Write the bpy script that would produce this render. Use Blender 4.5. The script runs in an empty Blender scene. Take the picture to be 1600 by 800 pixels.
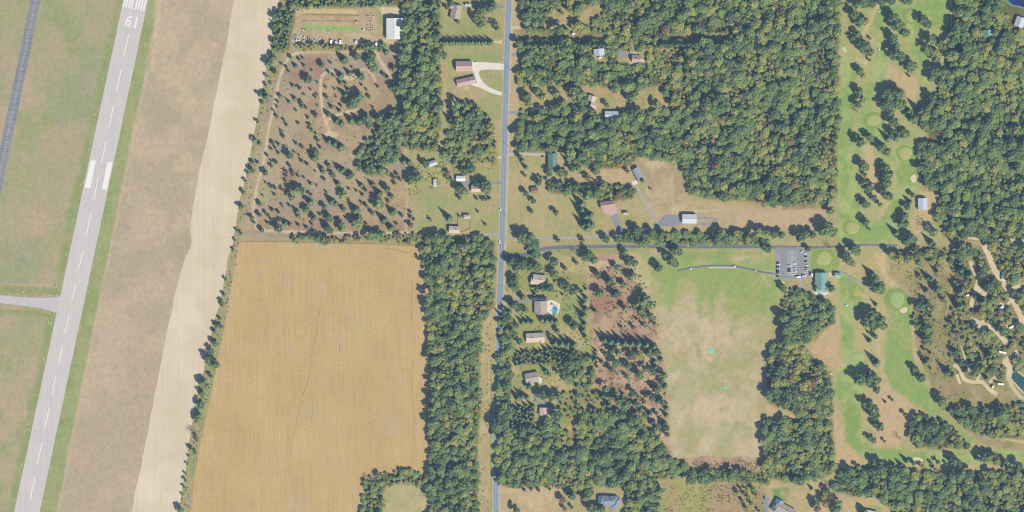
import bpy, bmesh, math, random
import numpy as np
from mathutils import Vector, Matrix

# ------------------------------------------------------------------ camera, sky, sun, exposure
S = bpy.context.scene
COL = S.collection
CAM_H = 4000.0
cam_d = bpy.data.cameras.new('camera'); cam = bpy.data.objects.new('camera', cam_d); COL.objects.link(cam)
cam.location = (0, 0, CAM_H); cam.rotation_euler = (0, 0, 0)
cam_d.sensor_fit = 'HORIZONTAL'; cam_d.sensor_width = 36.0
cam_d.lens = 36.0 * CAM_H / 1600.0
cam_d.clip_start = 50.0; cam_d.clip_end = 30000.0
S.camera = cam

SUN_EL = math.radians(35.0)
SUN_AZ = Vector((0.68, -0.733)).normalized()          # ground direction towards the sun (south-east)
W = bpy.data.worlds.new('World'); S.world = W; W.use_nodes = True
wn = W.node_tree.nodes; wl = W.node_tree.links
sky = wn.new('ShaderNodeTexSky'); sky.sky_type = 'NISHITA'; sky.sun_disc = False
sky.sun_elevation = SUN_EL; sky.sun_rotation = math.atan2(SUN_AZ.x, SUN_AZ.y); sky.altitude = 300
wn['Background'].inputs['Strength'].default_value = 0.05
wl.new(sky.outputs[0], wn['Background'].inputs['Color'])
sun_d = bpy.data.lights.new('sun', 'SUN'); sun_d.energy = 5.0; sun_d.angle = math.radians(0.5); sun_d.color = (1.0, 0.93, 0.83)
sun = bpy.data.objects.new('sun', sun_d); COL.objects.link(sun)
sd = Vector((SUN_AZ.x*math.cos(SUN_EL), SUN_AZ.y*math.cos(SUN_EL), math.sin(SUN_EL)))
sun.rotation_euler = (-sd).to_track_quat('-Z', 'Y').to_euler(); sun.location = sd*3000
S.view_settings.view_transform = 'Standard'; S.view_settings.look = 'None'
S.view_settings.exposure = 0.95; S.view_settings.gamma = 1.0; S.view_settings.use_curve_mapping = False
S.cycles.max_bounces = 5; S.cycles.diffuse_bounces = 3; S.cycles.glossy_bounces = 2
S.cycles.transmission_bounces = 2; S.cycles.transparent_max_bounces = 4; S.cycles.volume_bounces = 0; S.cycles.filter_width = 1.15; S.cycles.use_denoising = False

# ------------------------------------------------------------------ helpers
R = random.Random(7)
GAIN = (1.483, 1.46, 1.455); AIR = (0.031, 0.051, 0.081)     # what light and air do to an albedo on level ground
def lin(v):
    v /= 255.0
    return v/12.92 if v <= 0.04045 else ((v+0.055)/1.055)**2.4
def C(r, g, b):                                            # sunlit colour seen from the air -> albedo
    return tuple(min(0.86, max(0.008, (lin(v)-AIR[i])/GAIN[i])) for i, v in enumerate((r, g, b)))
def P(px, py, z=0.0): return Vector((px-800.0, 400.0-py, z))     # survey grid: 1 unit = 1 m, origin in the middle

def tag(o, label=None, cat=None, group=None, kind=None):
    if label: o['label'] = label
    if cat: o['category'] = cat
    if group: o['group'] = group
    if kind: o['kind'] = kind
    return o
def add(name, mesh, parent=None, mat=None):
    o = bpy.data.objects.new(name, mesh); COL.objects.link(o)
    if parent is not None: o.parent = parent
    if mat is not None and mesh is not None:
        if len(mesh.materials) == 0: mesh.materials.append(mat)
    return o
def empty(name, loc=(0, 0, 0), rz=0.0):
    o = bpy.data.objects.new(name, None); COL.objects.link(o); o.location = loc; o.rotation_euler = (0, 0, rz)
    o.empty_display_size = 0.5
    return o
def mesh_of(name, verts, faces, mat=None, smooth=False):
    m = bpy.data.meshes.new(name); m.from_pydata([tuple(v) for v in verts], [], faces); m.update()
    if mat: m.materials.append(mat)
    if smooth:
        for p in m.polygons: p.use_smooth = True
    return m
def copy_tree(o, parent=None):
    c = o.copy(); COL.objects.link(c); c.parent = parent
    for ch in list(o.children): copy_tree(ch, c)
    return c

# ------------------------------------------------------------------ materials
class NT:
    def __init__(s, name):
        s.m = bpy.data.materials.new(name); s.m.use_nodes = True; s.t = s.m.node_tree; s.n = s.t.nodes; s.l = s.t.links
        s.b = s.n['Principled BSDF']; s.b.inputs['Roughness'].default_value = 0.9
        s.b.inputs['Specular IOR Level'].default_value = 0.15
    def node(s, typ, **kw):
        n = s.n.new(typ)
        for k, v in kw.items():
            if k in n.inputs: 
                n.inputs[k].default_value = v
            else: setattr(n, k, v)
        return n
    def link(s, a, b): s.l.new(a, b)
    def pos(s, rot=0.0, scale=(1, 1, 1)):
        g = s.node('ShaderNodeNewGeometry'); mp = s.node('ShaderNodeMapping')
        mp.inputs['Rotation'].default_value = (0, 0, rot); mp.inputs['Scale'].default_value = scale
        s.link(g.outputs['Position'], mp.inputs['Vector']); return mp.outputs[0]
    def noise(s, vec, scale, detail=3.0, rough=0.6):
        n = s.node('ShaderNodeTexNoise'); n.inputs['Scale'].default_value = scale
        n.inputs['Detail'].default_value = detail; n.inputs['Roughness'].default_value = rough
        s.link(vec, n.inputs['Vector']); return n.outputs['Fac']
    def rng(s, v, a, b, c, d):
        n = s.node('ShaderNodeMapRange'); n.clamp = True
        for i, x in enumerate((a, b, c, d)): n.inputs[i+1].default_value = x
        s.link(v, n.inputs[0]); return n.outputs[0]
    def mul(s, a, b):
        n = s.node('ShaderNodeMath', operation='MULTIPLY')
        for i, x in enumerate((a, b)):
            if isinstance(x, (int, float)): n.inputs[i].default_value = x
            else: s.link(x, n.inputs[i])
        return n.outputs[0]
    def mix(s, f, a, b, blend='MIX'):
        n = s.node('ShaderNodeMix', data_type='RGBA', blend_type=blend); n.clamp_factor = True
        for i, x in ((0, f), (6, a), (7, b)):
            if isinstance(x, (int, float)): n.inputs[i].default_value = x
            elif isinstance(x, tuple): n.inputs[i].default_value = x if len(x) == 4 else x+(1,)
            else: s.link(x, n.inputs[i])
        return n.outputs[2]
    def scalecol(s, col, f):                                 # colour * scalar
        n = s.node('ShaderNodeVectorMath', operation='SCALE')
        if isinstance(col, tuple): n.inputs[0].default_value = col[:3]
        else: s.link(col, n.inputs[0])
        s.link(f, n.inputs['Scale']); return n.outputs[0]
    def bump(s, h, dist, strength=1.0):
        n = s.node('ShaderNodeBump'); n.inputs['Distance'].default_value = dist; n.inputs['Strength'].default_value = strength
        s.link(h, n.inputs['Height']); s.link(n.outputs[0], s.b.inputs['Normal'])
    def base(s, c):
        if isinstance(c, tuple): s.b.inputs['Base Color'].default_value = c if len(c) == 4 else c+(1,)
        else: s.link(c, s.b.inputs['Base Color'])

def plain(name, c, rough=0.8, spec=0.2, vary=0.12, nscale=0.6, metal=0.0):
    t = NT(name); t.b.inputs['Roughness'].default_value = rough; t.b.inputs['Specular IOR Level'].default_value = spec
    t.b.inputs['Metallic'].default_value = metal
    f = t.rng(t.noise(t.pos(), nscale, 4), 0.25, 0.75, 1-vary, 1+vary)
    t.base(t.scalecol(c, f)); return t.m
def paved(name, c, vary=0.08, rot=0.0, streak=0.06, patch=0.08):
    t = NT(name)
    f = t.rng(t.noise(t.pos(), 0.9, 4, 0.7), 0.25, 0.75, 1-vary, 1+vary)
    f2 = t.rng(t.noise(t.pos(rot, (0.35, 0.006, 1)), 1.0, 3), 0.3, 0.7, 1-streak, 1+streak)
    f3 = t.rng(t.noise(t.pos(), 0.03, 3), 0.3, 0.7, 1-patch, 1+patch)
    t.base(t.scalecol(c, t.mul(t.mul(f, f2), f3)))
    t.bump(t.noise(t.pos(), 2.0, 3), 0.02); return t.m
def soil(name, c1, c2, nscale=0.03, fine=0.35, fvary=0.14, bump=0.25, rot=0.0, streak=0.0, c3=None):
    t = NT(name)
    a = t.rng(t.noise(t.pos(), nscale, 5, 0.6), 0.35, 0.65, 0, 1)
    c = t.mix(a, c1, c2)
    if c3: c = t.mix(t.rng(t.noise(t.pos(0.4), nscale*0.6, 4), 0.52, 0.7, 0, 0.8), c, c3)
    f = t.rng(t.noise(t.pos(), fine, 5, 0.7), 0.25, 0.75, 1-fvary, 1+fvary)
    if streak:
        f = t.mul(f, t.rng(t.noise(t.pos(rot, (0.22, 0.004, 1)), 1.0, 4, 0.65), 0.3, 0.7, 1-streak, 1+streak))
    t.base(t.scalecol(c, f))
    if bump: t.bump(t.noise(t.pos(), fine*1.3, 4, 0.7), bump)
    return t.m

# ------------------------------------------------------------------ polygon tools (survey px coordinates)
def catmull(pts, step=4.0, closed=False):
    pts = [Vector(p) for p in pts]; n = len(pts); out = []
    for i in range(n if closed else n-1):
        p1, p2 = pts[i], pts[(i+1) % n]
        p0 = pts[i-1] if (closed or i > 0) else p1*2-p2
        p3 = pts[(i+2) % n] if (closed or i+2 < n) else p2*2-p1
        k = max(1, int((p2-p1).length/step))
        for j in range(k):
            t = j/k
            out.append(0.5*((2*p1)+(p2-p0)*t+(2*p0-5*p1+4*p2-p3)*t*t+(3*p1-p0-3*p2+p3)*t*t*t))
    if not closed: out.append(pts[-1])
    return out
def densify(pts, step, jit):
    out = []
    n = len(pts)
    for i in range(n):
        a, b = Vector(pts[i]), Vector(pts[(i+1) % n]); k = max(1, int((b-a).length/step))
        for j in range(k):
            q = a.lerp(b, j/k); out.append(q+Vector((R.uniform(-jit, jit), R.uniform(-jit, jit))))
    return out
def sheet(name, pts, mat, z, parent=None, kind='structure', dense=0, jit=0, label=None, thick=0.0):
    if dense: pts = densify(pts, dense, jit)
    bm = bmesh.new(); vs = [bm.verts.new(P(p[0], p[1], z)) for p in pts]
    f = bm.faces.new(vs); f.normal_update()
    if f.normal.z < 0: f.normal_flip()
    if thick:
        g = bmesh.ops.extrude_face_region(bm, geom=[f]); 
        for v in [e for e in g['geom'] if isinstance(e, bmesh.types.BMVert)]: v.co.z += thick
    bmesh.ops.triangulate(bm, faces=bm.faces[:])
    m = bpy.data.meshes.new(name); bm.to_mesh(m); bm.free()
    o = add(name, m, parent, mat)
    if kind and parent is None: tag(o, kind=kind)
    if label: tag(o, label)
    return o
def ribbon(name, pts, w, mat, z, parent=None, step=6.0, jit=0.0, kind='structure', straight=False, label=None):
    c = [Vector(p) for p in pts] if straight else catmull(pts, step)
    ws = w if isinstance(w, (list, tuple)) else [w, w]
    V = []; F = []
    for i, p in enumerate(c):
        d = (c[min(i+1, len(c)-1)]-c[max(i-1, 0)]).normalized(); n = Vector((-d.y, d.x))
        t = i/(len(c)-1)*(len(ws)-1); k = min(int(t), len(ws)-2); hw = (ws[k]*(1-t+k)+ws[k+1]*(t-k))/2
        a = p+n*(hw+R.uniform(-jit, jit)); b = p-n*(hw+R.uniform(-jit, jit))
        V += [P(a.x, a.y, z), P(b.x, b.y, z)]
        if i: F.append((2*i-2, 2*i, 2*i+1, 2*i-1))
    m = mesh_of(name, V, F, mat)
    if m.polygons and m.polygons[0].normal.z < 0: m.flip_normals()
    o = add(name, m, parent)
    if kind and parent is None: tag(o, kind=kind)
    if label: tag(o, label)
    return o
def ell(cx, cy, rx, ry, rot=0, n=28, wob=0.06):
    ph = R.uniform(0, 6); out = []
    for i in range(n):
        a = 2*math.pi*i/n; k = 1+wob*math.sin(2*a+ph)+wob*0.7*math.sin(3*a+ph*2)
        x, y = rx*k*math.cos(a), ry*k*math.sin(a)
        out.append((cx+x*math.cos(rot)-y*math.sin(rot), cy+x*math.sin(rot)+y*math.cos(rot)))
    return out
def inside(pt, poly):
    x, y = pt; c = False; j = len(poly)-1
    for i in range(len(poly)):
        xi, yi = poly[i][0], poly[i][1]; xj, yj = poly[j][0], poly[j][1]
        if (yi > y) != (yj > y) and x < (xj-xi)*(y-yi)/(yj-yi)+xi: c = not c
        j = i
    return c

# ------------------------------------------------------------------ where the woods stand (survey outlines)
WOODS = {
 'ne': [(814,-25),(1312,-25),(1310,120),(1307,200),(1305,306),(1292,320),(1200,320),(1160,312),(1100,308),(1076,302),(1070,268),(1048,246),(1000,246),(975,262),(935,263),(905,258),(880,236),(808,236),(812,180)],
 'east': [(1489,-25),(1625,-25),(1625,380),(1500,374),(1474,368),(1462,335),(1468,325),(1470,300),(1450,296),(1434,268),(1436,228),(1452,226),(1450,206),(1432,196),(1444,168),(1462,140),(1480,110)],
 'strip': [(664,376),(690,370),(742,370),(770,378),(772,430),(771,478),(752,500),(749,560),(750,640),(746,690),(746,825),(673,825),(672,740),(670,690),(673,600),(669,560),(668,470),(672,445),(663,420),(660,395)],
 'corner': [(567,825),(566,770),(570,748),(598,736),(640,734),(668,742),(672,765),(662,758),(625,755),(600,762),(595,782),(594,825)],
 'pines': [(632,-25),(684,-25),(686,30),(690,60),(686,120),(688,160),(686,205),(680,236),(640,234),(628,222),(630,150),(626,90),(632,40)],
 'pinesouth': [(700,250),(690,240),(706,190),(712,166),(722,160),(742,172),(758,178),(764,196),(774,232),(752,246),(720,246)],
 'meadowpines': [(612,172),(626,180),(626,244),(604,252),(598,272),(578,276),(562,262),(560,238),(578,218),(594,192)],
 'northedge': [(446,-25),(632,-25),(630,6),(600,8),(560,10),(460,12),(444,8)],
 'westblock': [(444,8),(462,12),(456,50),(452,78),(430,80),(428,50),(436,20)],
 'south': [(776,668),(834,672),(846,664),(868,662),(892,686),(896,664),(920,644),(960,642),(1000,660),(1030,682),(1042,700),(1044,720),(1074,728),(1068,744),(1028,750),(1030,825),(975,825),(982,790),(974,762),(930,758),(924,772),(885,768),(866,758),(786,760),(776,745)],
 'roadside': [(780,492),(797,484),(800,520),(796,545),(798,600),(796,632),(786,668),(778,668),(778,600)],
 'spruceblock': [(802,548),(850,546),(905,548),(912,556),(905,568),(804,570)],
 'spruceblock2': [(786,634),(834,634),(836,666),(786,668)],
 'midyard': [(884,556),(915,552),(928,560),(930,600),(912,606),(884,600),(880,580)],
 'midsouth': [(880,612),(930,604),(960,610),(1000,620),(1015,660),(960,640),(920,640),(890,655),(872,650)],
 'rangehedge': [(1075,738),(1100,733),(1150,736),(1195,738),(1200,752),(1150,754),(1075,750)],
 'grove': [(1228,462),(1240,452),(1262,456),(1286,466),(1304,488),(1300,505),(1284,520),(1264,534),(1240,538),(1224,520),(1222,490)],
 'groves': [(1200,540),(1236,532),(1262,552),(1284,572),(1298,590),(1300,648),(1262,654),(1240,640),(1202,630),(1198,580)],
 'groveb': [(1192,664),(1240,656),(1300,656),(1304,700),(1302,735),(1288,748),(1236,752),(1194,745)],
 'southgolf': [(1304,744),(1340,728),(1360,730),(1400,735),(1480,740),(1540,738),(1625,736),(1625,825),(1402,825),(1388,790),(1368,770),(1330,774),(1302,768)],
 'golfclump': [(1418,668),(1436,648),(1456,652),(1480,660),(1492,682),(1514,694),(1494,700),(1440,698),(1428,688)],
 'campwood': [(1462,616),(1480,634),(1516,640),(1560,640),(1608,628),(1608,684),(1560,684),(1520,674),(1495,656),(1470,636)],
 'camp': [(1480,405),(1500,388),(1608,384),(1608,580),(1575,580),(1560,600),(1490,590),(1478,520),(1496,470),(1490,430)],
 'camptop': [(1386,392),(1440,396),(1484,386),(1482,402),(1440,408),(1395,402)],
 'campwest': [(1426,480),(1442,470),(1462,500),(1456,536),(1440,528),(1428,505)],
 'lanebelt': [(962,372),(985,366),(1010,368),(1060,364),(1196,364),(1200,382),(1000,381),(966,380)],
 'yardhedge': [(852,284),(880,286),(930,288),(975,290),(990,300),(988,312),(960,312),(925,310),(900,302),(858,302)],
 'soyhedge': [(456,367),(500,367),(580,371),(600,366),(664,368),(664,380),(610,377),(540,378),(456,375)],
 'lothedge': [(460,71),(520,72),(600,70),(604,77),(520,79),(462,78)],
 'backyard': [(700,243),(778,240),(776,258),(740,256),(705,252)],
}
CLEAR = [  # openings inside those outlines
 [(800,44),(840,50),(945,52),(948,65),(806,64)], [(1046,53),(1090,50),(1140,54),(1138,66),(1040,66)],
 [(815,36),(845,38),(862,20),(878,8),(900,28),(896,50),(862,48),(815,46)], [(902,20),(925,5),(948,8),(940,28),(918,40),(905,38)],
 [(923,74),(946,74),(947,92),(960,100),(930,101),(922,90)], [(964,76),(1012,78),(1012,100),(985,104),(964,98)], [(1024,74),(1052,78),(1046,84),(1028,80)],
 [(812,134),(920,133),(1000,140),(1030,132),(1044,162),(1056,178),(1030,172),(975,178),(970,188),(942,188),(930,176),(905,170),(812,174)],
 [(1530,40),(1554,40),(1554,62),(1530,62)], [(1560,-10),(1625,-10),(1625,46),(1582,42),(1568,20)], [(1486,-10),(1492,-10),(1492,60),(1485,60)],
 [(1506,366),(1610,372),(1610,380),(1506,374)], [(1446,204),(1472,208),(1468,224),(1450,224)],
 [(888,652),(898,656),(904,690),(900,706),(893,694)], [(925,606),(934,602),(968,648),(990,664),(984,670),(950,640)],
 [(786,756),(880,762),(876,820),(786,820)],
]
ROADS_CAMP = [
 ([(1536,380),(1546,402),(1556,425),(1572,448),(1584,472),(1596,497),(1604,510)], 8.3),
 ([(1516,408),(1522,424),(1528,438),(1524,455),(1519,470),(1517,482)], 6.7), ([(1526,440),(1540,432),(1552,430)], 6.0),
 ([(1524,450),(1540,462)], 9.0), ([(1516,498),(1532,506),(1550,512),(1562,524),(1572,536)], 7.4), ([(1560,512),(1576,510),(1590,504)], 5.3),
 ([(1490,570),(1500,578),(1506,592),(1520,597),(1535,597),(1545,608),(1558,616)], 6.0), ([(1568,564),(1578,574),(1576,588)], 9.0), ([(1562,474),(1570,478),(1580,470)], 4.8), ([(1592,500),(1606,497)], 7.2), ([(1540,448),(1546,456)], 4.8), ([(1502,540),(1508,560),(1514,580)], 2.9), ([(1535,500),(1540,516)], 4.8), ([(1530,585),(1526,596)], 4.8), ([(1590,548),(1580,556),(1568,566)], 6.0), ([(1556,590),(1546,598)], 5.3), ([(1574,452),(1590,448),(1604,444)], 6.0), ([(1500,600),(1495,585)], 4.6),
]
# ------------------------------------------------------------------ ground: one sheet, soil and turf colours per point
STEP = 1.6
def axis(lo, hi): 
    a = np.arange(lo, hi+0.1, STEP)
    ext = np.array([60, 200, 600, 1800, 6000.])
    return np.concatenate([lo-ext[::-1], a, hi+ext])
gx = axis(-30, 1630); gy = axis(-30, 830)
GX, GY = np.meshgrid(gx, gy); NYg, NXg = GX.shape
rs = np.random.RandomState(3)
def vnoise(scale, seed, octv=3):
    out = np.zeros_like(GX); amp = 1.0; tot = 0
    for o in range(octv):
        r = np.random.RandomState(seed*17+o); s = scale/2**o
        u = np.clip((GX+40)/s, 0, 1800/s); v = np.clip((GY+40)/s, 0, 1000/s)
        g = r.rand(int(1000/s)+4, int(1800/s)+4)
        i = u.astype(int); j = v.astype(int); fu = u-i; fv = v-j; fu = fu*fu*(3-2*fu); fv = fv*fv*(3-2*fv)
        out += amp*(g[j, i]*(1-fu)*(1-fv)+g[j, i+1]*fu*(1-fv)+g[j+1, i]*(1-fu)*fv+g[j+1, i+1]*fu*fv); tot += amp; amp *= 0.55
    return out/tot
NW1 = vnoise(9, 1)-0.5; NW2 = vnoise(30, 2)-0.5
_nc = {}
def nz(s):
    if s not in _nc: _nc[s] = vnoise(s, int(s)+11)
    return _nc[s]
def sstep(a, b, x):
    t = np.clip((x-a)/(b-a), 0, 1); return t*t*(3-2*t)
def dull(c, k=0.11, g=1.02):
    m = (c[0]+c[1]+c[2])/3.0; return tuple(min(250, (v*(1-k)+m*k)*g) for v in c)
GC = np.zeros(GX.shape+(3,)); GC[:] = C(178, 166, 128)
def window(pts, pad):
    xs = [p[0] for p in pts]; ys = [p[1] for p in pts]
    i0 = np.searchsorted(gx, min(xs)-pad); i1 = np.searchsorted(gx, max(xs)+pad)
    j0 = np.searchsorted(gy, min(ys)-pad); j1 = np.searchsorted(gy, max(ys)+pad)
    return slice(j0, j1), slice(i0, i1)
def segdist(X, Y, a, b):
    dx, dy = b[0]-a[0], b[1]-a[1]; L = dx*dx+dy*dy+1e-9
    t = np.clip(((X-a[0])*dx+(Y-a[1])*dy)/L, 0, 1)
    return np.hypot(X-a[0]-t*dx, Y-a[1]-t*dy)
def paint(win, m, c1, c2, ns):
    c1 = dull(c1); c2 = c2 and dull(c2)
    if c2 is None: col = np.array(C(*c1))
    else:
        k = sstep(0.36, 0.64, nz(ns)[win])[..., None]; col = np.array(C(*c1))*(1-k)+np.array(C(*c2))*k
    GC[win] = GC[win]*(1-m[..., None])+col*m[..., None]
def Z(c1, pts, c2=None, ns=30, soft=3.0, warp=6.0, amt=1.0):
    win = window(pts, soft+warp+4); X, Y = GX[win], GY[win]
    d = np.full(X.shape, 1e9); ins = np.zeros(X.shape, bool); n = len(pts)
    for i in range(n):
        a, b = pts[i], pts[(i+1) % n]; d = np.minimum(d, segdist(X, Y, a, b))
        cond = (a[1] > Y) != (b[1] > Y)
        if a[1] != b[1]: ins ^= cond & (X < (b[0]-a[0])*(Y-a[1])/(b[1]-a[1])+a[0])
    s = np.where(ins, d, -d)+warp*(NW1[win]+NW2[win])
    paint(win, sstep(-soft, soft, s)*amt, c1, c2, ns)
def L(c1, pts, w, c2=None, ns=20, soft=1.5, warp=1.5, amt=1.0, smooth=True):
    if smooth: pts = [tuple(p) for p in catmull(pts, 8)]
    win = window(pts, w+soft+warp+3); X, Y = GX[win], GY[win]; d = np.full(X.shape, 1e9)
    for a, b in zip(pts[:-1], pts[1:]): d = np.minimum(d, segdist(X, Y, a, b))
    s = w/2-d+warp*(NW1[win]+NW2[win])
    paint(win, sstep(-soft, soft, s)*amt, c1, c2, ns)
def blot(c, thr, ns, win_pts, amt=0.7, wid=0.17):
    thr -= 0.05
    win = window(win_pts, 14); (x0, y0), (x1, y1) = win_pts; X, Y = GX[win], GY[win]
    e = np.minimum(np.minimum(X-x0, x1-X), np.minimum(Y-y0, y1-Y))+60*(NW1[win]+NW2[win])
    m = sstep(thr, thr+wid, nz(ns)[win])*amt*sstep(-14, 30, e); paint(win, m, c, None, 1)

xc = lambda y: 212-0.2125*y
# airfield
Z((177,166,134), [(-900,-900),(205,-900),(205,-20),(40,830),(-100,2000),(-900,2000)], (168,166,128), 62, 4, 6)
blot((188,166,142), 0.56, 48, [(-30,-30),(200,840)], 0.7); blot((150,162,128), 0.6, 90, [(-30,-30),(200,840)], 0.6)
blot((150,164,116), 0.66, 38, [(-30,-30),(160,840)], 0.6)
Z((194,175,150), [(225,-30),(390,-30),(310,360),(230,830),(60,830)], (183,168,144), 44, 3, 3)
blot((203,184,152), 0.60, 33, [(225,-30),(385,380)], 0.6); blot((173,164,140), 0.62, 70, [(120,100),(330,830)], 0.6); blot((196,168,146), 0.62, 26, [(80,400),(300,830)], 0.5)
Z((158,166,120), [(xc(-40)-19,-40),(xc(-40)-30,-40),(xc(60)-30,60),(xc(300)-34,300),(xc(600)-30,600),(xc(840)-34,840),(xc(840)-19,840)], (147,161,110), 25, 5, 5)
Z((160,168,120), [(xc(-40)+19,-40),(xc(-40)+26,-40),(xc(40)+36,40),(xc(300)+40,300),(xc(600)+44,600),(xc(840)+46,840),(xc(840)+19,840)], (149,162,110), 20, 3, 3)
for o_ in (26, 31, 36): L((172,176,120), [(xc(60)+o_,60),(xc(830)+o_+6,830)], 1.6, soft=1, warp=1, amt=0.5)
L((204,188,152), [(249,-10),(246,30),(241,75),(238,108)], 6, soft=3, warp=3, amt=0.8)
L((200,182,148), [(xc(110)+42,110),(xc(480)+44,480),(xc(830)+49,830)], 2.5, soft=1.5, warp=1, amt=0.7)
L((150,160,108), [(0,452),(90,455)], 12, soft=4, amt=0.8); L((146,160,104), [(0,485),(80,492)], 10, soft=4, amt=0.8)
L((196,172,146), [(0,444),(80,446)], 3, amt=0.6); L((192,168,140), [(-10,480),(30,482)], 5, amt=0.8)
L((188,172,140), [(18,300),(20,440)], 2, amt=0.3); L((160,166,120), [(14,420),(4,300)], 5, soft=3, amt=0.5)
# hedgerow west of the meadow and the soybean field
Z((158,158,116), [(436,0),(426,60),(412,120),(398,200),(374,320),(360,400),(334,510),(308,600),(290,730),(276,830),(298,830),(304,750),(334,600),(372,440),(376,380),(400,290),(424,150),(446,80)], (172,160,126), 20, 3, 3)
# shrub meadow
Z((180,162,136), [(442,86),(470,80),(625,78),(640,130),(630,230),(645,300),(646,372),(392,374),(374,372),(386,300),(400,230),(420,150)], (168,152,134), 34, 4, 5)
Z((182,160,126), [(500,130),(620,120),(625,190),(560,230),(500,240),(420,330),(500,340),(560,300),(600,250),(640,300),(640,330),(520,350),(420,345)], (170,145,120), 26, 8, 20, 0.8)
blot((190,166,130), 0.58, 28, [(470,120),(640,360)], 0.6); blot((160,158,118), 0.62, 31, [(380,90),(640,370)], 0.5)
Z((162,128,118), [(472,86),(508,84),(506,100),(500,122),(470,122)], (170,138,118), 14, 5, 10, 0.8); Z((162,130,118), [(446,112),(478,106),(482,126),(460,134),(446,128)], (168,140,118), 12, 5, 10, 0.7)
Z((170,130,112), [(606,92),(622,94),(622,112),(608,108)], None, 10, 4, 5, 0.8); Z((166,122,104), [(440,268),(462,268),(460,284),(444,284)], None, 10, 4, 8, 0.6)
Z((168,134,118), [(400,345),(520,340),(640,345),(640,364),(400,362)], (176,148,118), 16, 5, 8, 0.7)
Z((182,164,122), ell(462,180,14,7), None, 10, 4, 4, 0.8); Z((170,166,124), [(396,290),(420,280),(428,305),(412,318),(396,312)], None, 10, 5, 6, 0.8)
for q, w_ in (([(568,82),(520,81),(462,83),(450,92),(442,108),(436,126),(431,150),(426,176),(420,200),(417,222),(411,257),(405,278),(400,300),(396,330),(400,352),(415,360),(520,364),(640,364)], 3.6),
          ([(548,118),(560,121),(553,114)], 3.5), ([(540,122),(525,113),(512,111),(503,119),(501,140),(503,165),(507,185),(514,202),(518,212)], 4),
          ([(560,110),(572,108),(582,116),(586,126)], 3), ([(582,72),(590,88),(600,104),(610,120)], 4.5), ([(635,170),(632,200),(636,260),(635,330),(634,362)], 3), ([(508,190),(530,178),(560,172)], 4), ([(540,120),(548,124),(556,120)], 3.5)):
    L((210,190,158), q, w_+.4, amt=0.95)
Z((212,190,152), ell(517,210,10,4.5), None, 8, 2, 2)
# storage lot
Z((190,170,136), [(456,14),(628,10),(628,70),(600,72),(454,68)], (178,164,128), 14, 2.5, 3)
Z((202,186,132), [(474,14),(558,15),(558,21),(474,21)], None, 8, 1.5, 1.5); Z((192,168,134), [(472,24),(562,25),(560,36),(472,36)], (182,156,124), 9, 1.5, 2)
Z((152,184,116), [(474,37.5),(520,40),(559,43),(560,49),(520,47.5),(480,45)], None, 8, 1.2, 1); Z((150,165,112), [(590,16),(600,18),(600,42),(592,42)], None, 8, 3, 3)
for yy in (22.6, 32): L((118,108,80), [(474,yy),(520,yy+0.3),(560,yy+1.5)], 1.6, soft=1, warp=0.8, amt=0.8)
L((204,184,146), [(540,54),(570,56),(600,64),(622,68)], 5, amt=0.8); Z((212,194,164), [(594,12),(626,12),(632,20),(618,24),(602,28),(596,22)], None, 8, 2, 2)
L((196,172,134), [(470,81),(520,80),(570,81)], 4, amt=0.7)
# land between the pines and the road
Z((182,166,126), [(686,50),(690,-30),(792,-30),(786,200),(780,372),(640,366),(645,300),(632,236),(690,240)], (164,166,116), 36, 3, 4)
Z((148,164,108), [(712,88),(778,84),(782,94),(720,97),(706,106),(704,130),(700,118),(702,96)], None, 12, 5, 6, 0.85); Z((146,162,104), [(712,40),(750,42),(752,52),(720,54)], None, 12, 5, 5, 0.8)
Z((194,168,126), [(684,90),(698,96),(700,140),(694,180),(686,170)], None, 12, 4, 5, 0.8); Z((186,176,108), [(636,268),(690,258),(700,280),(650,296),(640,310),(634,300)], (166,164,112), 12, 5, 8, 0.8)
Z((188,178,110), [(700,236),(782,232),(782,262),(760,262),(720,252),(700,250)], (172,170,106), 14, 4, 6, 0.9)
Z((178,152,132), [(655,294),(671,294),(671,306),(655,306)], None, 6, 1.5, 1); Z((152,166,116), [(650,300),(720,296),(760,320),(740,350),(690,362),(650,360)], (172,168,118), 22, 8, 12, 0.6)
L((184,160,128), [(634,262),(635,300),(634,360)], 3, amt=0.7)
# east of the road, residential lots
Z((190,170,132), [(800,-30),(816,-30),(814,60),(812,130),(812,238),(792,238),(796,100)], None, 20, 3, 4); Z((150,160,112), [(798.5,-30),(803,-30),(801,60),(798,60)], None, 9, 1, 1, 0.7)
Z((182,168,126), [(795,238),(1076,240),(1076,300),(1120,318),(1300,324),(1300,384),(792,378)], (170,166,116), 40, 3, 4)
Z((196,172,134), [(930,262),(985,262),(990,285),(960,292),(935,285)], None, 18, 4, 6, 0.8)
Z((174,158,126), [(996,252),(1040,244),(1066,266),(1074,310),(1090,330),(1020,346),(1006,310),(1010,285)], (192,172,136), 20, 4, 8)
Z((206,186,148), [(1000,250),(1036,248),(1044,262),(1010,262)], None, 18, 4, 6, 0.8); Z((200,180,144), [(1046,322),(1075,318),(1062,334),(1044,332)], None, 8, 3, 5, 0.8)
Z((194,172,138), [(1100,318),(1290,324),(1290,358),(1130,362),(1110,340)], (186,166,134), 30, 4, 5); L((158,128,98), [(1225,324),(1290,322)], 8, soft=3, warp=5, amt=0.8); L((212,192,156), [(1085,330),(1130,328)], 3, amt=0.6)
L((196,172,128), [(1060,310),(1100,318),(1200,326)], 5, soft=3, warp=5, amt=0.6); L((200,176,138), [(850,280),(880,280)], 4, amt=0.7)
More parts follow.
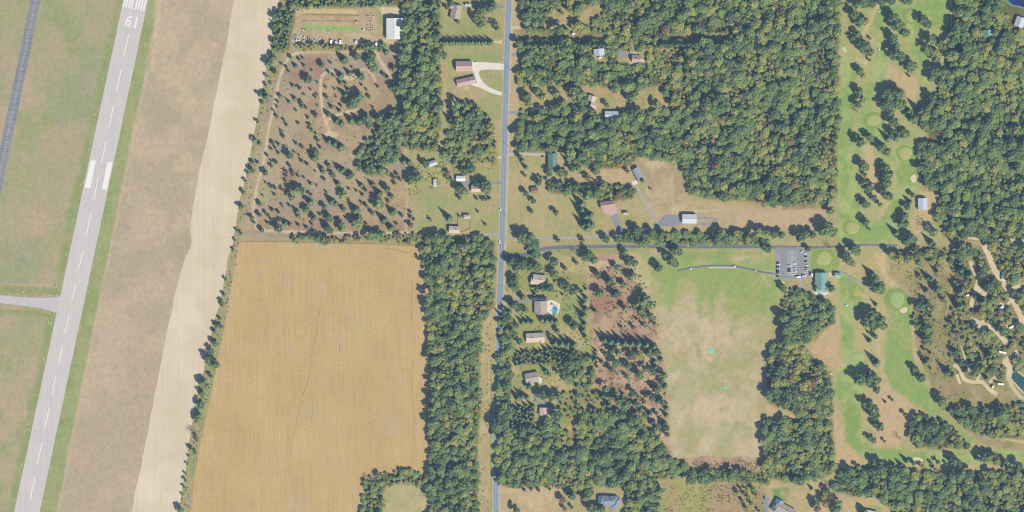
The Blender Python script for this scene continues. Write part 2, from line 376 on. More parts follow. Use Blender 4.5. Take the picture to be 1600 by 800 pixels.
Z((150,162,118), ell(883,356,9,6), None, 8, 2.5, 2, 0.5); Z((164,166,118), ell(883,356,6,3.6), None, 8, 2, 2, 0.7); Z((160,165,112), [(815,300),(830,300),(826,345),(812,345)], None, 10, 6, 8, 0.6)
Z((198,174,130), [(812,134),(920,133),(1000,140),(1030,132),(1044,162),(1030,172),(930,176),(812,174)], (176,168,116), 16, 4, 6)
Z((192,170,126), [(815,36),(862,20),(878,8),(900,28),(896,50),(862,48),(815,46)], (170,164,110), 10, 3, 5)
# yards and red meadow south of the golf drive
Z((182,170,122), [(788,388),(1030,388),(1030,412),(930,420),(926,520),(930,560),(910,668),(784,668),(784,470)], (158,160,106), 28, 3, 5)
Z((199,176,144), [(916,398),(1010,396),(1014,440),(1026,470),(1030,530),(1044,600),(1046,700),(1040,720),(1000,670),(930,610),(926,520),(918,440)], (184,152,128), 24, 4, 6)
Z((168,128,112), [(920,460),(990,440),(1026,500),(1020,540),(960,530),(924,528)], (184,158,130), 18, 6, 14, 0.9); Z((168,130,112), [(935,560),(1020,580),(1030,640),(960,610)], (188,164,136), 14, 6, 14, 0.8)
Z((178,148,128), [(936,412),(980,424),(990,450),(940,460)], None, 14, 6, 12, 0.7); Z((196,186,134), [(998,400),(1014,400),(1020,440),(1010,455),(994,450)], None, 14, 4, 6, 0.8)
Z((140,160,104), [(878,462),(906,462),(908,510),(880,512)], None, 14, 4, 4, 0.8)
for q in ([(925,560),(935,590),(950,620),(965,650),(985,665)], [(980,600),(1000,630),(1010,650),(1030,690),(1042,702)], [(1000,600),(1020,620)], [(895,662),(880,680),(890,690),(898,702)]): L((196,166,126), q, 3.5, amt=0.8)
# driving range
Z((196,180,146), [(1014,388),(1212,390),(1216,430),(1204,520),(1200,620),(1196,716),(1052,718),(1042,600),(1030,520),(1020,440)], (176,170,126), 40, 3, 3)
Z((148,171,104), [(1016,390),(1212,390),(1214,440),(1204,505),(1160,498),(1120,470),(1040,486),(1024,440)], (178,174,124), 36, 26, 60, 0.95)
Z((144,170,100), [(1060,424),(1150,420),(1206,432),(1206,470),(1150,490),(1130,470),(1160,440),(1080,436)], (162,170,106), 20, 14, 30, 0.85); Z((142,164,96), [(1040,392),(1190,392),(1190,400),(1060,408)], (160,168,106), 18, 4, 6, 0.7)
Z((144,164,104), [(1146,662),(1164,658),(1166,668),(1150,668)], None, 12, 4, 5, 0.8); L((150,164,106), [(1111,462),(1114,490)], 4, soft=3, amt=0.7); Z((150,164,108), ell(1132,640,7,5), None, 12, 4, 5, 0.7); L((158,166,114), [(1120,660),(1190,672)], 7, soft=4, warp=6, amt=0.5)
blot((208,188,156), 0.55, 26, [(1045,500),(1195,715)], 0.7); blot((204,180,154), 0.58, 17, [(1045,500),(1195,715)], 0.6); blot((166,170,122), 0.62, 36, [(1045,500),(1195,700)], 0.6)
for X_ in (1078, 1114, 1150, 1184): L((168,164,120), [(X_,430),(X_+2,560),(X_,700)], 1.6, soft=1, amt=0.35)
Z((170,138,120), [(1036,694),(1052,714),(1192,716),(1190,736),(1076,738),(1060,722)], (186,160,132), 14, 3, 7)
# golf course
Z((176,173,122), [(1311,-30),(1490,-30),(1490,60),(1460,150),(1444,200),(1440,290),(1464,330),(1478,372),(1420,386),(1308,386)], (162,172,114), 26, 3, 3)
G1, G2 = (143,171,103), (167,182,118)
Z(G1, [(1321,70),(1332,92),(1338,104),(1333,160),(1334,240),(1344,300),(1346,340),(1356,372),(1310,378),(1309,170),(1316,110)], G2, 20, 3.5, 5)
Z((190,176,130), [(1309,0),(1320,0),(1320,60),(1315,110),(1312,140),(1308,130)], (170,168,118), 14, 3, 4)
Z(G1, [(1362,14),(1420,4),(1487,-6),(1486,42),(1458,44),(1455,26),(1442,30),(1436,60),(1446,92),(1452,130),(1434,160),(1440,130),(1436,108),(1424,82),(1414,44),(1404,30),(1384,26),(1378,60),(1386,96),(1372,120),(1362,150),(1362,176),(1382,200),(1384,214),(1340,214),(1346,170),(1358,130),(1372,96),(1370,60)], G2, 20, 3, 5)
Z(G1, [(1398,228),(1434,226),(1437,250),(1430,292),(1420,306),(1408,324),(1406,350),(1398,380),(1330,380),(1340,350),(1372,346),(1390,322),(1402,290),(1397,255)], G2, 20, 3, 4)
Z((198,174,134), [(1388,100),(1408,112),(1432,120),(1436,140),(1426,162),(1396,150),(1386,120)], None, 20, 4, 5, 0.9); Z((200,178,138), [(1346,228),(1362,226),(1366,250),(1376,300),(1390,310),(1384,318),(1362,308),(1354,270)], None, 14, 4, 5, 0.9)
Z((196,176,134), [(1436,296),(1468,298),(1470,340),(1450,350),(1430,380),(1420,374),(1430,330)], (186,172,126), 16, 4, 5)
L((202,184,142), [(1345,60),(1366,20),(1372,8)], 6, soft=3, warp=4, amt=0.8); L((204,186,146), [(1340,90),(1352,100),(1362,60)], 5, soft=3, warp=4, amt=0.7); L((200,184,138), [(1394,256),(1398,290),(1390,314),(1374,340)], 4, soft=3, amt=0.7)
Z((186,174,126), [(1263,388),(1422,384),(1428,470),(1430,540),(1462,632),(1520,692),(1606,700),(1606,736),(1340,730),(1302,740),(1302,640),(1300,500),(1264,440)], (176,170,120), 24, 3, 4)
Z(G1, [(1312,428),(1326,432),(1350,452),(1352,470),(1334,500),(1336,545),(1356,590),(1344,640),(1346,676),(1362,700),(1420,704),(1500,706),(1606,704),(1606,722),(1480,726),(1400,722),(1344,716),(1322,692),(1316,640),(1302,600),(1316,560),(1312,490)], G2, 18, 4, 5)
Z((138,163,96), [(1318,640),(1328,600),(1338,640),(1342,690),(1352,708),(1330,704),(1322,690)], None, 12, 6, 6, 0.6); Z((136,160,96), [(1322,432),(1350,450),(1346,468),(1326,470)], None, 10, 4, 4, 0.7)
Z(G1, [(1384,452),(1416,446),(1424,474),(1424,505),(1430,556),(1446,600),(1470,638),(1500,668),(1524,688),(1510,694),(1484,680),(1455,652),(1420,626),(1396,606),(1382,580),(1384,530),(1394,500),(1384,480)], (158,172,108), 18, 3, 4)
Z((132,160,98), ell(1401,467,19,17), None, 10, 4, 3, 0.85); Z((142,168,104), [(1266,388),(1310,388),(1312,415),(1300,424),(1266,424)], (150,172,98), 10, 2, 3)
Z((204,178,138), [(1364,394),(1384,394),(1386,425),(1394,438),(1416,446),(1430,458),(1434,480),(1428,504),(1430,540),(1436,580),(1428,560),(1424,508),(1428,484),(1424,462),(1410,450),(1388,444),(1376,428)], None, 10, 3, 3, 0.9)
Z((198,170,132), [(1270,522),(1306,496),(1312,520),(1314,560),(1324,574),(1310,578),(1294,572),(1264,548)], None, 18, 3, 5, 0.95); Z((198,172,136), [(1368,598),(1390,606),(1420,628),(1444,644),(1424,660),(1414,680),(1404,698),(1366,698),(1372,660),(1364,640)], None, 18, 4, 5, 0.95)
Z((198,172,134), [(1302,640),(1312,654),(1320,690),(1350,716),(1336,724),(1303,738)], None, 14, 4, 4, 0.95); L((202,174,134), [(1200,636),(1220,650),(1260,655),(1300,655)], 10, soft=4, warp=6, amt=0.9)
L((206,182,142), [(1340,456),(1350,462),(1362,472),(1380,500),(1372,540),(1380,590)], 6, soft=4, warp=5, amt=0.6)
# camp ground
Z((168,156,118), [(1386,390),(1430,388),(1606,382),(1606,704),(1540,698),(1466,628),(1432,540),(1428,470),(1392,430)], (150,146,102), 16, 4, 6)
Z((178,166,120), [(1392,404),(1440,408),(1430,430),(1400,436)], None, 10, 5, 8, 0.8); blot((168,138,106), 0.6, 18, [(1430,400),(1500,640)], 0.6); L((188,170,132), [(1488,416),(1489,440),(1485,460),(1480,490),(1482,505)], 2.2, amt=0.8); L((184,164,124), [(1515,606),(1530,625),(1546,634)], 2.5, amt=0.7)
Z((206,188,152), [(1556,-20),(1572,-20),(1572,4),(1584,12),(1606,18),(1606,30),(1586,28),(1566,12)], None, 8, 3, 5, 0.95); Z((210,192,158), [(1568,560),(1590,576),(1578,600),(1568,580)], None, 8, 3, 4)
L((208,192,154), ell(1612,602,38,26,0.7), 6, soft=2, warp=2); L((212,194,158), [(1506,372),(1560,374),(1606,377)], 4, amt=0.9); L((210,192,156), [(1458,218),(1454,224)], 3, amt=0.8); L((206,186,146), [(1540,682),(1570,686),(1606,692)], 4, amt=0.8)
# southern fields and verges
Z((186,176,132), [(594,758),(672,754),(674,830),(592,830)], (176,168,128), 18, 3, 4); Z((192,172,130), [(746,505),(774,480),(772,840),(744,840)], (180,166,122), 14, 2, 4); L((146,162,102), [(768,560),(767,700),(768,820)], 3, soft=1.5, amt=0.8)
Z((200,176,140), [(782,758),(880,764),(878,840),(780,840)], (188,168,130), 20, 3, 5); Z((168,162,108), [(1030,752),(1200,754),(1198,840),(1028,840)], (178,152,120), 22, 4, 6)
Z((170,172,110), [(1058,754),(1100,752),(1108,800),(1104,830),(1064,830)], (162,164,104), 12, 6, 12, 0.8); Z((180,142,120), [(1112,762),(1160,764),(1166,790),(1150,830),(1112,830)], (178,156,120), 12, 6, 14, 0.8)
Z((180,168,124), [(1198,748),(1304,742),(1402,772),(1402,840),(1196,840)], (192,172,132), 16, 3, 6); Z((116,154,96), [(1206,764),(1232,762),(1236,778),(1222,784),(1208,778)], None, 8, 3, 4, 0.9); Z((120,158,90), [(1190,750),(1200,764),(1196,800),(1180,800)], None, 8, 2, 2, 0)
Z((200,176,134), [(1222,768),(1262,772),(1262,800),(1240,800)], (180,166,124), 10, 4, 6, 0.8); Z((194,174,130), [(1316,776),(1366,772),(1402,800),(1402,830),(1320,830)], None, 14, 4, 5, 0.8); Z((150,164,106), ell(1365,796,14,6), None, 8, 4, 4, 0.7)
# woodland floor
for k, p in WOODS.items():
    if k in ('camp', 'midyard', 'midsouth', 'campwest', 'camptop', 'backyard', 'lothedge', 'soyhedge'): Z((150,142,104), p, (136,132,92), 12, 5, 5, 0.7)
    else: Z((104,110,82), p, (116,114,82), 14, 4, 5, 0.95)
for p in CLEAR[0:2]: Z((150,146,108), p, (168,154,116), 10, 4, 4, 0.8)
for p in CLEAR[2:8]: Z((190,170,128), p, (172,164,112), 12, 3, 5, 0.9)

V = np.stack([GX-800, 400-GY, np.zeros_like(GX)], -1).reshape(-1, 3)
idx = np.arange(NYg*NXg).reshape(NYg, NXg)
Q = np.stack([idx[1:, :-1], idx[1:, 1:], idx[:-1, 1:], idx[:-1, :-1]], -1).reshape(-1, 4)
gm = bpy.data.meshes.new('ground'); gm.vertices.add(len(V)); gm.vertices.foreach_set('co', V.ravel().astype(np.float32))
gm.loops.add(Q.size); gm.loops.foreach_set('vertex_index', Q.ravel().astype(np.int32))
gm.polygons.add(len(Q)); gm.polygons.foreach_set('loop_start', np.arange(0, Q.size, 4, dtype=np.int32))
gm.update(calc_edges=True)
ca = gm.color_attributes.new('soil', 'FLOAT_COLOR', 'POINT')
ca.data.foreach_set('color', np.concatenate([GC.reshape(-1, 3), np.ones((len(V), 1))], 1).ravel().astype(np.float32))
t = NT('ground_turf'); at = t.node('ShaderNodeAttribute', attribute_name='soil')
f1 = t.rng(t.noise(t.pos(), 0.55, 4, 0.75), 0.25, 0.75, 0.86, 1.14)
f2 = t.rng(t.noise(t.pos(), 0.12, 4, 0.7), 0.28, 0.72, 0.88, 1.12)
f3 = t.rng(t.noise(t.pos(0.1, (0.3, 0.03, 1)), 1.0, 3), 0.3, 0.7, 0.95, 1.05)
hue = t.mix(t.rng(t.noise(t.pos(0.3), 0.06, 4, 0.7), 0.3, 0.7, 0, 1), (1.045, 0.99, 0.96), (0.96, 1.015, 1.015))
cc = t.mix(1.0, at.outputs['Color'], hue, 'MULTIPLY')
t.base(t.scalecol(cc, t.mul(t.mul(f1, f2), f3))); t.bump(t.noise(t.pos(), 0.5, 4, 0.7), 0.35)
ground = add('ground', gm, None, t.m); tag(ground, kind='structure')

# ------------------------------------------------------------------ fields
PLOW_ROT = 0.205
M_plow = soil('bare_tilled_soil', C(222,209,186), C(214,200,174), 0.02, 0.5, 0.05, 0.12, -PLOW_ROT, 0.055, C(228,216,196))
M_soy = NT('ripe_soybean'); t = M_soy
a = t.mix(t.rng(t.noise(t.pos(), 0.012, 5, 0.6), 0.38, 0.62, 0, 1), C(203,177,132), C(196,169,127))
a = t.mix(t.rng(t.noise(t.pos(0.5), 0.016, 4, 0.6), 0.48, 0.66, 0, 0.4), a, C(203,177,122))
a = t.mix(t.rng(t.noise(t.pos(1.1), 0.022, 4, 0.65), 0.52, 0.68, 0, 0.7), a, C(193,176,148))
a = t.mix(t.rng(t.noise(t.pos(), 0.25, 4, 0.75), 0.55, 0.75, 0, 0.4), a, C(176,152,124))
f = t.rng(t.noise(t.pos(), 0.36, 5, 0.8), 0.25, 0.75, 0.88, 1.12)
f = t.mul(f, t.rng(t.noise(t.pos(0, (0.35, 0.012, 1)), 1.0, 4, 0.7), 0.3, 0.7, 0.9, 1.1)); f = t.mul(f, t.rng(t.noise(t.pos(0, (0.05, 0.5, 1)), 1.0, 3, 0.7), 0.3, 0.7, 0.95, 1.05))
t.base(t.scalecol(a, f)); t.bump(t.noise(t.pos(), 0.3, 5, 0.75), 0.4)
PLOW = [(374,-60),(367,-10),(354,68),(339,140),(327,200),(312,265),(304,312),(297.5,345),(297.5,362),(299.5,374),(297,388),(290,402),(275,450),(260,525),(245,600),(228,690),(204,805),(190,870),
        (264,870),(278,805),(283,775),(291,728),(297,686),(302,650),(307,620),(318,580),(330,520),(342,478),(350,440),(357,400),(363,385),(373,320),(387,264),(396,214),(404,172),(411,140),(416,105),(424,80),(426,55),(430,20),(438,-5),(444,-60)]
sheet('tilled_field', PLOW, M_plow, 0.05, dense=9, jit=0.5)
SOY = [(372,378),(420,378.5),(480,380),(540,381),(600,382),(657,386),(661,402),(667,440),(671,470),(672,540),(670,600),(672,660),(671,700),(672,746),(664,744),(640,738),(600,740),(572,752),(568,775),(568,870),(284,870),(298,800),(303,750),(311,705),(318,672),(323,648),(333,598),(343,548),(351,510),(358,466),(369,402)]
sheet('soybean_field', SOY, M_soy.m, 0.07, dense=8, jit=0.5)
M_track = soil('wheel_track_soil', C(150,130,100), C(170,146,108), 0.1, 0.6, 0.1, 0.1)
for q in ([(505,450),(500,480),(494,520),(488,550),(482,590),(474,615),(468,640),(461,670),(455,700),(451,740)], [(644,440),(643,470),(643,505)], [(645,560),(645,620),(648,670),(646,722)], [(562,745),(572,735),(590,731),(620,733)], [(434,530),(433,536)], [(531,535),(530,552)], [(620,392),(640,396),(656,400)], [(600,388),(630,391)], [(489,635),(486,660)]):
    ribbon('wheel_track', q, 0.55, M_track, 0.11, jit=0.25)
ribbon('field_headland', [(374,377.5),(450,377),(520,379.5),(600,381),(655,385)], 1.2, soil('headland_soil', C(170,150,112), C(150,136,100), 0.1, 0.5), 0.11, jit=0.3)

# ------------------------------------------------------------------ runway and taxiways
M_runway = paved('runway_concrete', C(208,203,202), 0.03, PLOW_ROT, 0.05, 0.035)
M_white = plain('white_marking_paint', C(243,241,238), 0.7, 0.2, 0.05, 0.5)
M_yellow = plain('faded_yellow_paint', C(218,212,192), 0.7, 0.2, 0.06, 0.5)
M_pink = plain('faded_hold_line_paint', C(216,190,178), 0.7, 0.2, 0.06, 0.5)
runway = sheet('runway', [(xc(-60)-19.3,-60),(xc(-60)+19.3,-60),(xc(860)+20,860),(xc(860)-20,860)], M_runway, 0.16)
def quad(name, pts, mat, z, parent): return sheet(name, pts, mat, z, parent, kind=None)
ux = Vector((-0.2125, 1)).normalized(); uy = Vector((1, 0.2125)).normalized()       # along the runway (down), across it (east)
def rwp(y, s, tt=0): 
    p = Vector((xc(y), y)) + uy*s + ux*tt; return (p.x, p.y)
DASH = [(201.5,52.5,193.5,86.5),(189.5,109,181.5,143),(177.5,165,170,199),(165.5,221,158.5,255),(153.2,277.5,147,311),(141.7,334,135,367.5),(130,390.5,122.5,421),(118.5,443,112,472),(108,492.5,101,522),(97,540.5,92,569.5),(86.5,589,81,619),(76.7,638,70,669.5),(66,690,58.5,724),(54.5,746,47,780.5),(42.5,803,36,836)]
for x0, y0, x1, y1 in DASH:
    ribbon('centerline_dash', [(x0,y0),(x1,y1)], 1.25, M_white, 0.2, runway, straight=True)
for s in (-16.6,-12.3,-8.2,-4.1,2.6,6.8,11,15.4):
    quad('threshold_bar', [rwp(14, s-1.15, -70), rwp(14, s+1.15, -70), rwp(14, s+1.15, 0), rwp(14, s-1.15, 0)], M_white, 0.2, runway)
quad('aiming_block', [(142,250.5),(150,250.7),(140.7,293.7),(132,293.2)], M_white, 0.2, runway)
quad('aiming_block', [(168,253),(176,253.5),(167,296),(159,295.7)], M_white, 0.2, runway)
def glyph(strokes, c):                                      # strokes in (across, along) metres around c, read from the north
    for k_, st in enumerate(strokes):
        pts = [(c[0]+uy.x*s+ux.x*tt, c[1]+uy.y*s+ux.y*tt) for s, tt in st]
        ribbon('numeral_stroke', pts, 2.3, M_white, 0.2+.02*k_, runway, straight=True)
glyph([[(3.2,-8.2),(-1.2,-5.2),(-3.4,0.5),(-3.4,6.6)], [(-3.4,7.2),(3.4,7.2)], [(2.6,7.2),(2.6,-0.4)], [(3.4,-0.6),(-3.2,-0.6)]], (201,33))
glyph([[(0,-8.4),(0,8.4)], [(0.9,7.6),(-2.2,7.6)]], (212.5,35))
M_taxi = paved('taxiway_asphalt', C(146,151,161), 0.07, -PLOW_ROT, 0.08, 0.07)
M_tar = plain('crack_sealant', C(116,122,138), 0.6, 0.3, 0.1)
tx = lambda y: 55.7-0.206*y
taxi = sheet('taxiway', [(tx(-60)-7.8,-60),(tx(-60)+7.8,-60),(tx(330)+7.8,330),(tx(330)-7.8,330)], M_taxi, 0.12)
ribbon('taxi_line', [(tx(-50),-50),(tx(320),320)], 0.6, M_pink, 0.16, taxi, straight=True)
yy = -20.0
while yy < 300:
    a0 = R.uniform(-7.6, -3) if R.random() < 0.3 else -7.6; b0 = R.uniform(2, 7.6) if R.random() < 0.3 else 7.6
    p = [(tx(yy)+a0, yy+a0*0.1), (tx(yy)+(a0+b0)/2, yy+R.uniform(-.4, .4)), (tx(yy)+b0, yy+b0*0.1+R.uniform(-.4, .4))]
    ribbon('crack_seal', p, 0.6, M_tar, 0.165, taxi, straight=True); yy += R.choice([3.2, 5, 7, 9, 12, 14])
for s0, a1, b1 in ((-6,100,140),(-5.2,200,250),(6.2,60,110),(-6.5,20,60),(5.5,150,190),(-5.5,255,290)):
    ribbon('crack_seal', [(tx(a1)+s0,a1),(tx((a1+b1)/2)+s0+.5,(a1+b1)/2),(tx(b1)+s0,b1)], 0.5, M_tar, 0.166, taxi)
conn = sheet('taxiway_connector', [(-40,459),(0,461),(32,464),(62,465.5),(82,464.5),(93.5,462.5),(95,470),(89,489.5),(78,485.5),(62,481),(38,478),(0,473.5),(-40,471)], paved('connector_concrete', C(200,196,200), 0.03, 1.4, 0.04, 0.03), 0.14)
ribbon('taxi_line', [(-30,467),(0,469.5),(40,472.5),(80,476.5),(94,477),(102,473),(110,466)], 0.7, M_yellow, 0.205, conn)
ribbon('taxi_line', [(92,477.5),(99,481),(104,488)], 0.7, M_yellow, 0.206, conn)
ribbon('hold_line', [(36.5,464),(33,477)], 1.4, M_pink, 0.18, conn, straight=True)

# ------------------------------------------------------------------ roads, drives and paths
M_road = paved('road_asphalt', C(141,158,175), 0.05, 0.02, 0.06, 0.05)
M_shld = soil('gravel_shoulder', C(200,188,160), C(186,174,146), 0.1, 0.8, 0.1, 0.1)
M_lane = paved('lane_asphalt', C(120,130,146), 0.06, 1.57, 0.04, 0.06)
M_gray = paved('drive_gravel', C(176,172,166), 0.08, 1.57, 0.04, 0.08)
M_drive = paved('drive_asphalt', C(150,154,162), 0.08, 0, 0.03, 0.1)
M_conc = paved('pale_concrete', C(230,222,213), 0.03, 0, 0.03, 0.03)
M_sand = soil('sandy_track', C(224,206,176), C(212,192,160), 0.06, 0.5, 0.08, 0.1)
RD = [(806,-500),(797,-60),(795.2,0),(793,60),(791.2,110),(788.7,200),(786.5,290),(783.6,400),(781,470),(779.4,540),(777.8,600),(775.8,660),(774.6,720),(774.8,800),(775,860),(778,1300)]
ribbon('road_shoulder', [(x+1.0, y) for x, y in RD], 13.6, M_shld, 0.06, jit=0.5)
road = ribbon('road', RD, 8.5, M_road, 0.13)
for s in (-0.22, 0.22): ribbon('center_line', [(x+s, y) for x, y in RD], 0.14, M_yellow, 0.17, road)
for s in (-3.9, 3.9): ribbon('edge_line', [(x+s, y) for x, y in RD], 0.14, M_white, 0.17, road)
ribbon('golf_drive', [(784,402),(800,401),(820,398),(840,391.5),(860,387.5),(890,386),(950,385.2),(1050,385.5),(1150,385.5),(1215,386),(1275,386.5),(1310,385),(1350,382.6),(1402,383)], [7,5.5,5.2,5,5,5,4.2,3,2.6], M_lane, 0.12, jit=0.15)
ribbon('residential_lane', [(786,371),(810,372),(850,372.5),(900,371.5),(940,369),(975,366),(1000,361.5),(1020,355),(1030,351)], [5.5,4.6,4.2,4.2,4.6], M_gray, 0.115, jit=0.25)
ribbon('driveway', [(1028,352),(1022,338),(1012,322),(1002,305),(993,288)], [6,4.5,4.5,4.5], M_gray, 0.125, jit=0.2)
sheet('parking_pad', [(1026,352),(1034,340),(1040,336),(1066,336),(1068,350),(1045,354)], M_drive, 0.135, dense=5, jit=0.4)
ribbon('driveway', [(1088,341.5),(1105,341),(1118,342),(1120,348),(1114,350),(1090,350)], 3.6, M_drive, 0.14, jit=0.2)
ribbon('driveway', [(959,334),(964,348),(971,364)], 10, M_drive, 0.118, jit=0.3); sheet('patio', [(942,327),(962,322),(966,332),(955,337),(942,332)], plain('pink_paving', C(206,180,172), 0.9, 0.1), 0.13)
sheet('patio', [(987,284),(994,281),(997,287),(989,290)], M_conc, 0.14)
sheet('driveway', [(738,96),(746,97),(765,97.6),(787.5,99.5),(787,109),(765,108.6),(752,109),(748,113),(750,121),(756,130),(764,136),(775,141),(784,144),(783.5,149),(774,147.5),(762,143),(750,137),(736,132.5),(741,129),(746,130),(743,122),(740,113),(738,110)], M_conc, 0.11)
ribbon('driveway', [(784,66),(778,65.5),(770,65)], [7,4,3], M_sand, 0.115)
ribbon('driveway', [(788,10.5),(760,9),(745,8.5)], [6,4.5,4.5], M_drive, 0.115, jit=0.2)
ribbon('driveway', [(800,85.5),(812,86)], 4.5, M_road, 0.118); ribbon('driveway', [(796,176),(815,175.5),(840,172),(860,170)], 4.2, M_road, 0.118, jit=0.2)
ribbon('driveway', [(796,44),(806,43),(822,42),(842,38)], 4.5, M_sand, 0.118, jit=0.4)
ribbon('driveway', [(794,241),(820,240.5),(848,242),(858,241)], [5,4,4.5], plain('gravel_drive', C(196,190,180), 0.9, 0.1), 0.118, jit=0.3)
ribbon('driveway', [(785,286.5),(765,286),(745,285.5),(716,288)], [3.6,4,7,8], M_drive, 0.118, jit=0.3)
ribbon('driveway', [(785,366),(772,365.5),(758,366),(745,368)], [5,3.6,3.2], M_gray, 0.118, jit=0.3)
ribbon('driveway', [(784,246),(777,246)], [5,3], M_sand, 0.118, jit=0.3)
ribbon('driveway', [(783,468),(795,467),(806,470),(830,470)], [4,3.4,4], M_drive, 0.118, jit=0.2)
ribbon('driveway', [(834,606),(835,620),(840,630),(852,632),(866,638),(868,646)], [4,4.5,7,8,6], M_drive, 0.118, jit=0.3)
ribbon('driveway', [(956,826),(955,790)], 6, M_drive, 0.118); ribbon('driveway', [(1196,830),(1197,790),(1198,776)], [9,8,9], M_drive, 0.118, jit=0.3)
ribbon('cart_path', [(1058,423),(1075,419.5),(1095,416.5),(1115,415),(1145,415.5),(1165,419),(1185,424),(1212,428)], 2.6, M_lane, 0.1)
ribbon('cart_path', [(1264,427),(1300,424.5),(1316,425),(1330,432),(1350,444),(1360,455)], [3,2.6,2.2,1.6], M_drive, 0.1)
ribbon('cart_path', [(1327,432),(1324,445)], 1.6, M_drive, 0.102); ribbon('cart_path', [(1486.5,-30),(1486.8,20),(1486.5,40),(1484,62),(1483,75)], [2.6,2.6,1.2], M_sand, 0.1)
ribbon('sand_road', [(1506,371.5),(1530,373),(1560,374),(1625,377.5)], [3,4.5,4.5], M_sand, 0.098, jit=0.5)
for q, w_ in ROADS_CAMP: ribbon('sand_road', q, w_, M_sand, 0.1+0.004*R.random(), jit=0.6)
lot = sheet('parking_lot', [(1212,386.5),(1263.5,386.5),(1263.5,434.5),(1247,435),(1212,434.5)], M_drive, 0.122)
ribbon('stall_line', [(1237.5,392),(1237.5,432)], 0.5, M_white, 0.16, lot, straight=True)
for i in range(13):
    y_ = 392.3+3.05*i
    for a0, b0 in ((1229.8,1237.2),(1237.8,1245.2),(1213,1219),(1256,1263)):
        if (a0 > 1250 or a0 < 1220) and i < 2: continue
        quad('stall_line', [(a0,y_-.2),(b0,y_-.2),(b0,y_+.2),(a0,y_+.2)], M_white, 0.165, lot)
ribbon('walkway', [(1251,434),(1252,446),(1256,454)], 5, M_gray, 0.118); sheet('terrace', [(1270,456),(1292,456),(1297,458),(1284,463),(1276,461)], M_conc, 0.118)
sheet('putting_terrace', [(1295,425),(1306,425),(1306,433),(1294,433)], plain('tan_deck', C(206,196,150), 0.9, 0.1), 0.118)

# ------------------------------------------------------------------ golf greens, bunkers, tees
def mound(name, pts, mat, h, lab=None, parent=None):
    bm = bmesh.new(); n = len(pts); c = Vector((sum(p[0] for p in pts)/n, sum(p[1] for p in pts)/n))
    rings = [(1.0, 0.05), (0.9, 0.05+h*0.55), (0.6, 0.05+h), (0.25, 0.05+h*1.05)]; vs = []
    for k, z in rings: vs.append([bm.verts.new(P(*(c+(Vector(p)-c)*k), z)) for p in pts])
    top = bm.verts.new(P(c.x, c.y, 0.05+h*1.05))
    for r0, r1 in zip(vs[:-1], vs[1:]):
        for i in range(n): bm.faces.new((r0[i], r0[(i+1) % n], r1[(i+1) % n], r1[i]))
    for i in range(n): bm.faces.new((vs[-1][i], vs[-1][(i+1) % n], top))
    bmesh.ops.recalc_face_normals(bm, faces=bm.faces[:])
    if top.normal.z < 0: bmesh.ops.reverse_faces(bm, faces=bm.faces[:])
    m = bpy.data.meshes.new(name); bm.to_mesh(m); bm.free()
    for p in m.polygons: p.use_smooth = True
    o = add(name, m, parent, mat); tag(o, kind='structure'); return o
M_gdry = soil('dry_green_turf', C(182,184,130), C(172,180,122), 0.12, 0.6, 0.06, 0.0); M_glush = soil('lush_green_turf', C(158,186,132), C(166,188,130), 0.12, 0.6, 0.05, 0.0)
M_fringe = soil('fringe_turf', C(136,164,98), C(150,170,106), 0.1, 0.6, 0.08, 0.05); M_bunk = soil('bunker_sand', C(228,212,186), C(220,202,172), 0.2, 0.8, 0.05, 0.05)
for x, y, rx, ry, r_, mt in ((1365.5,188,12.5,9,0,M_gdry),(1415,239.5,11.5,10,0,M_gdry),(1332,356.5,12.5,9.5,0,M_gdry),(1424,25.5,9,9,0.3,M_gdry),(1288,404,12.5,12,0,M_gdry),(1402,468,12.5,13,0.3,M_glush)):
    mound('green_fringe', ell(x, y, rx+3.4, ry+3.4, r_), M_fringe, 0.25); mound('putting_green', ell(x, y, rx, ry, r_), mt, 0.45)
mound('putting_green', [(1329,556),(1331,551),(1346,550),(1349.5,553),(1349,566),(1346,574),(1331,573),(1328.5,566)], M_glush, 0.4)
mound('tee_box', [(1335,444.5),(1343,446),(1339,463),(1331,462)], soil('tee_turf', C(164,180,108), C(156,174,100), 0.1), 0.35); mound('tee_box', [(1321,448),(1325,448),(1322,465),(1318,465)], bpy.data.materials['tee_turf'], 0.3); mound('tee_box', [(1460,36),(1478,36),(1478,47),(1458,47)], bpy.data.materials['tee_turf'], 0.3)
for x, y, rx, ry, r_ in ((1427.5,279,4.8,6,0.2),(1412,484.5,6,4.6,-0.3),(1433.5,718.5,8.5,4,0.15),(1221,442,5.5,2.6,0.1),(1319.5,77.5,2.4,4.5,-0.5)): mound('sand_bunker', ell(x, y, rx, ry, r_), M_bunk, 0.06)
mound('sand_bunker', ell(1345,337,4,1.6,0.2), M_bunk, 0.05)
# ponds
def water(name, c, deep):
    t = NT(name); t.b.inputs['Roughness'].default_value = 0.08; t.b.inputs['Specular IOR Level'].default_value = 0.5
    t.base(t.mix(t.rng(t.noise(t.pos(), 0.06, 2), 0.35, 0.65, 0, 1), c, deep)); t.bump(t.noise(t.pos(), 0.8, 2), 0.02); return t.m
sheet('pond_water', [(1575,-40),(1573,-8),(1575,0),(1579,5),(1584,8),(1592,9),(1606,14),(1660,10),(1660,-40)], water('blue_pond', C(42,94,150), C(34,66,112)), 0.09)
sheet('pond_shallows', [(1570.5,-40),(1569.5,-8),(1572,2),(1577,7.5),(1583,10.5),(1592,11.5),(1606,16.5),(1662,13),(1662,-40)], plain('shallow_sandy_water', C(120,160,140), 0.3, 0.4), 0.085)
PND = [(1578,586),(1580,583),(1584,581.5),(1590,582),(1598,588),(1610,598),(1650,640),(1645,650),(1612,625),(1600,613),(1590,602),(1582,593)]
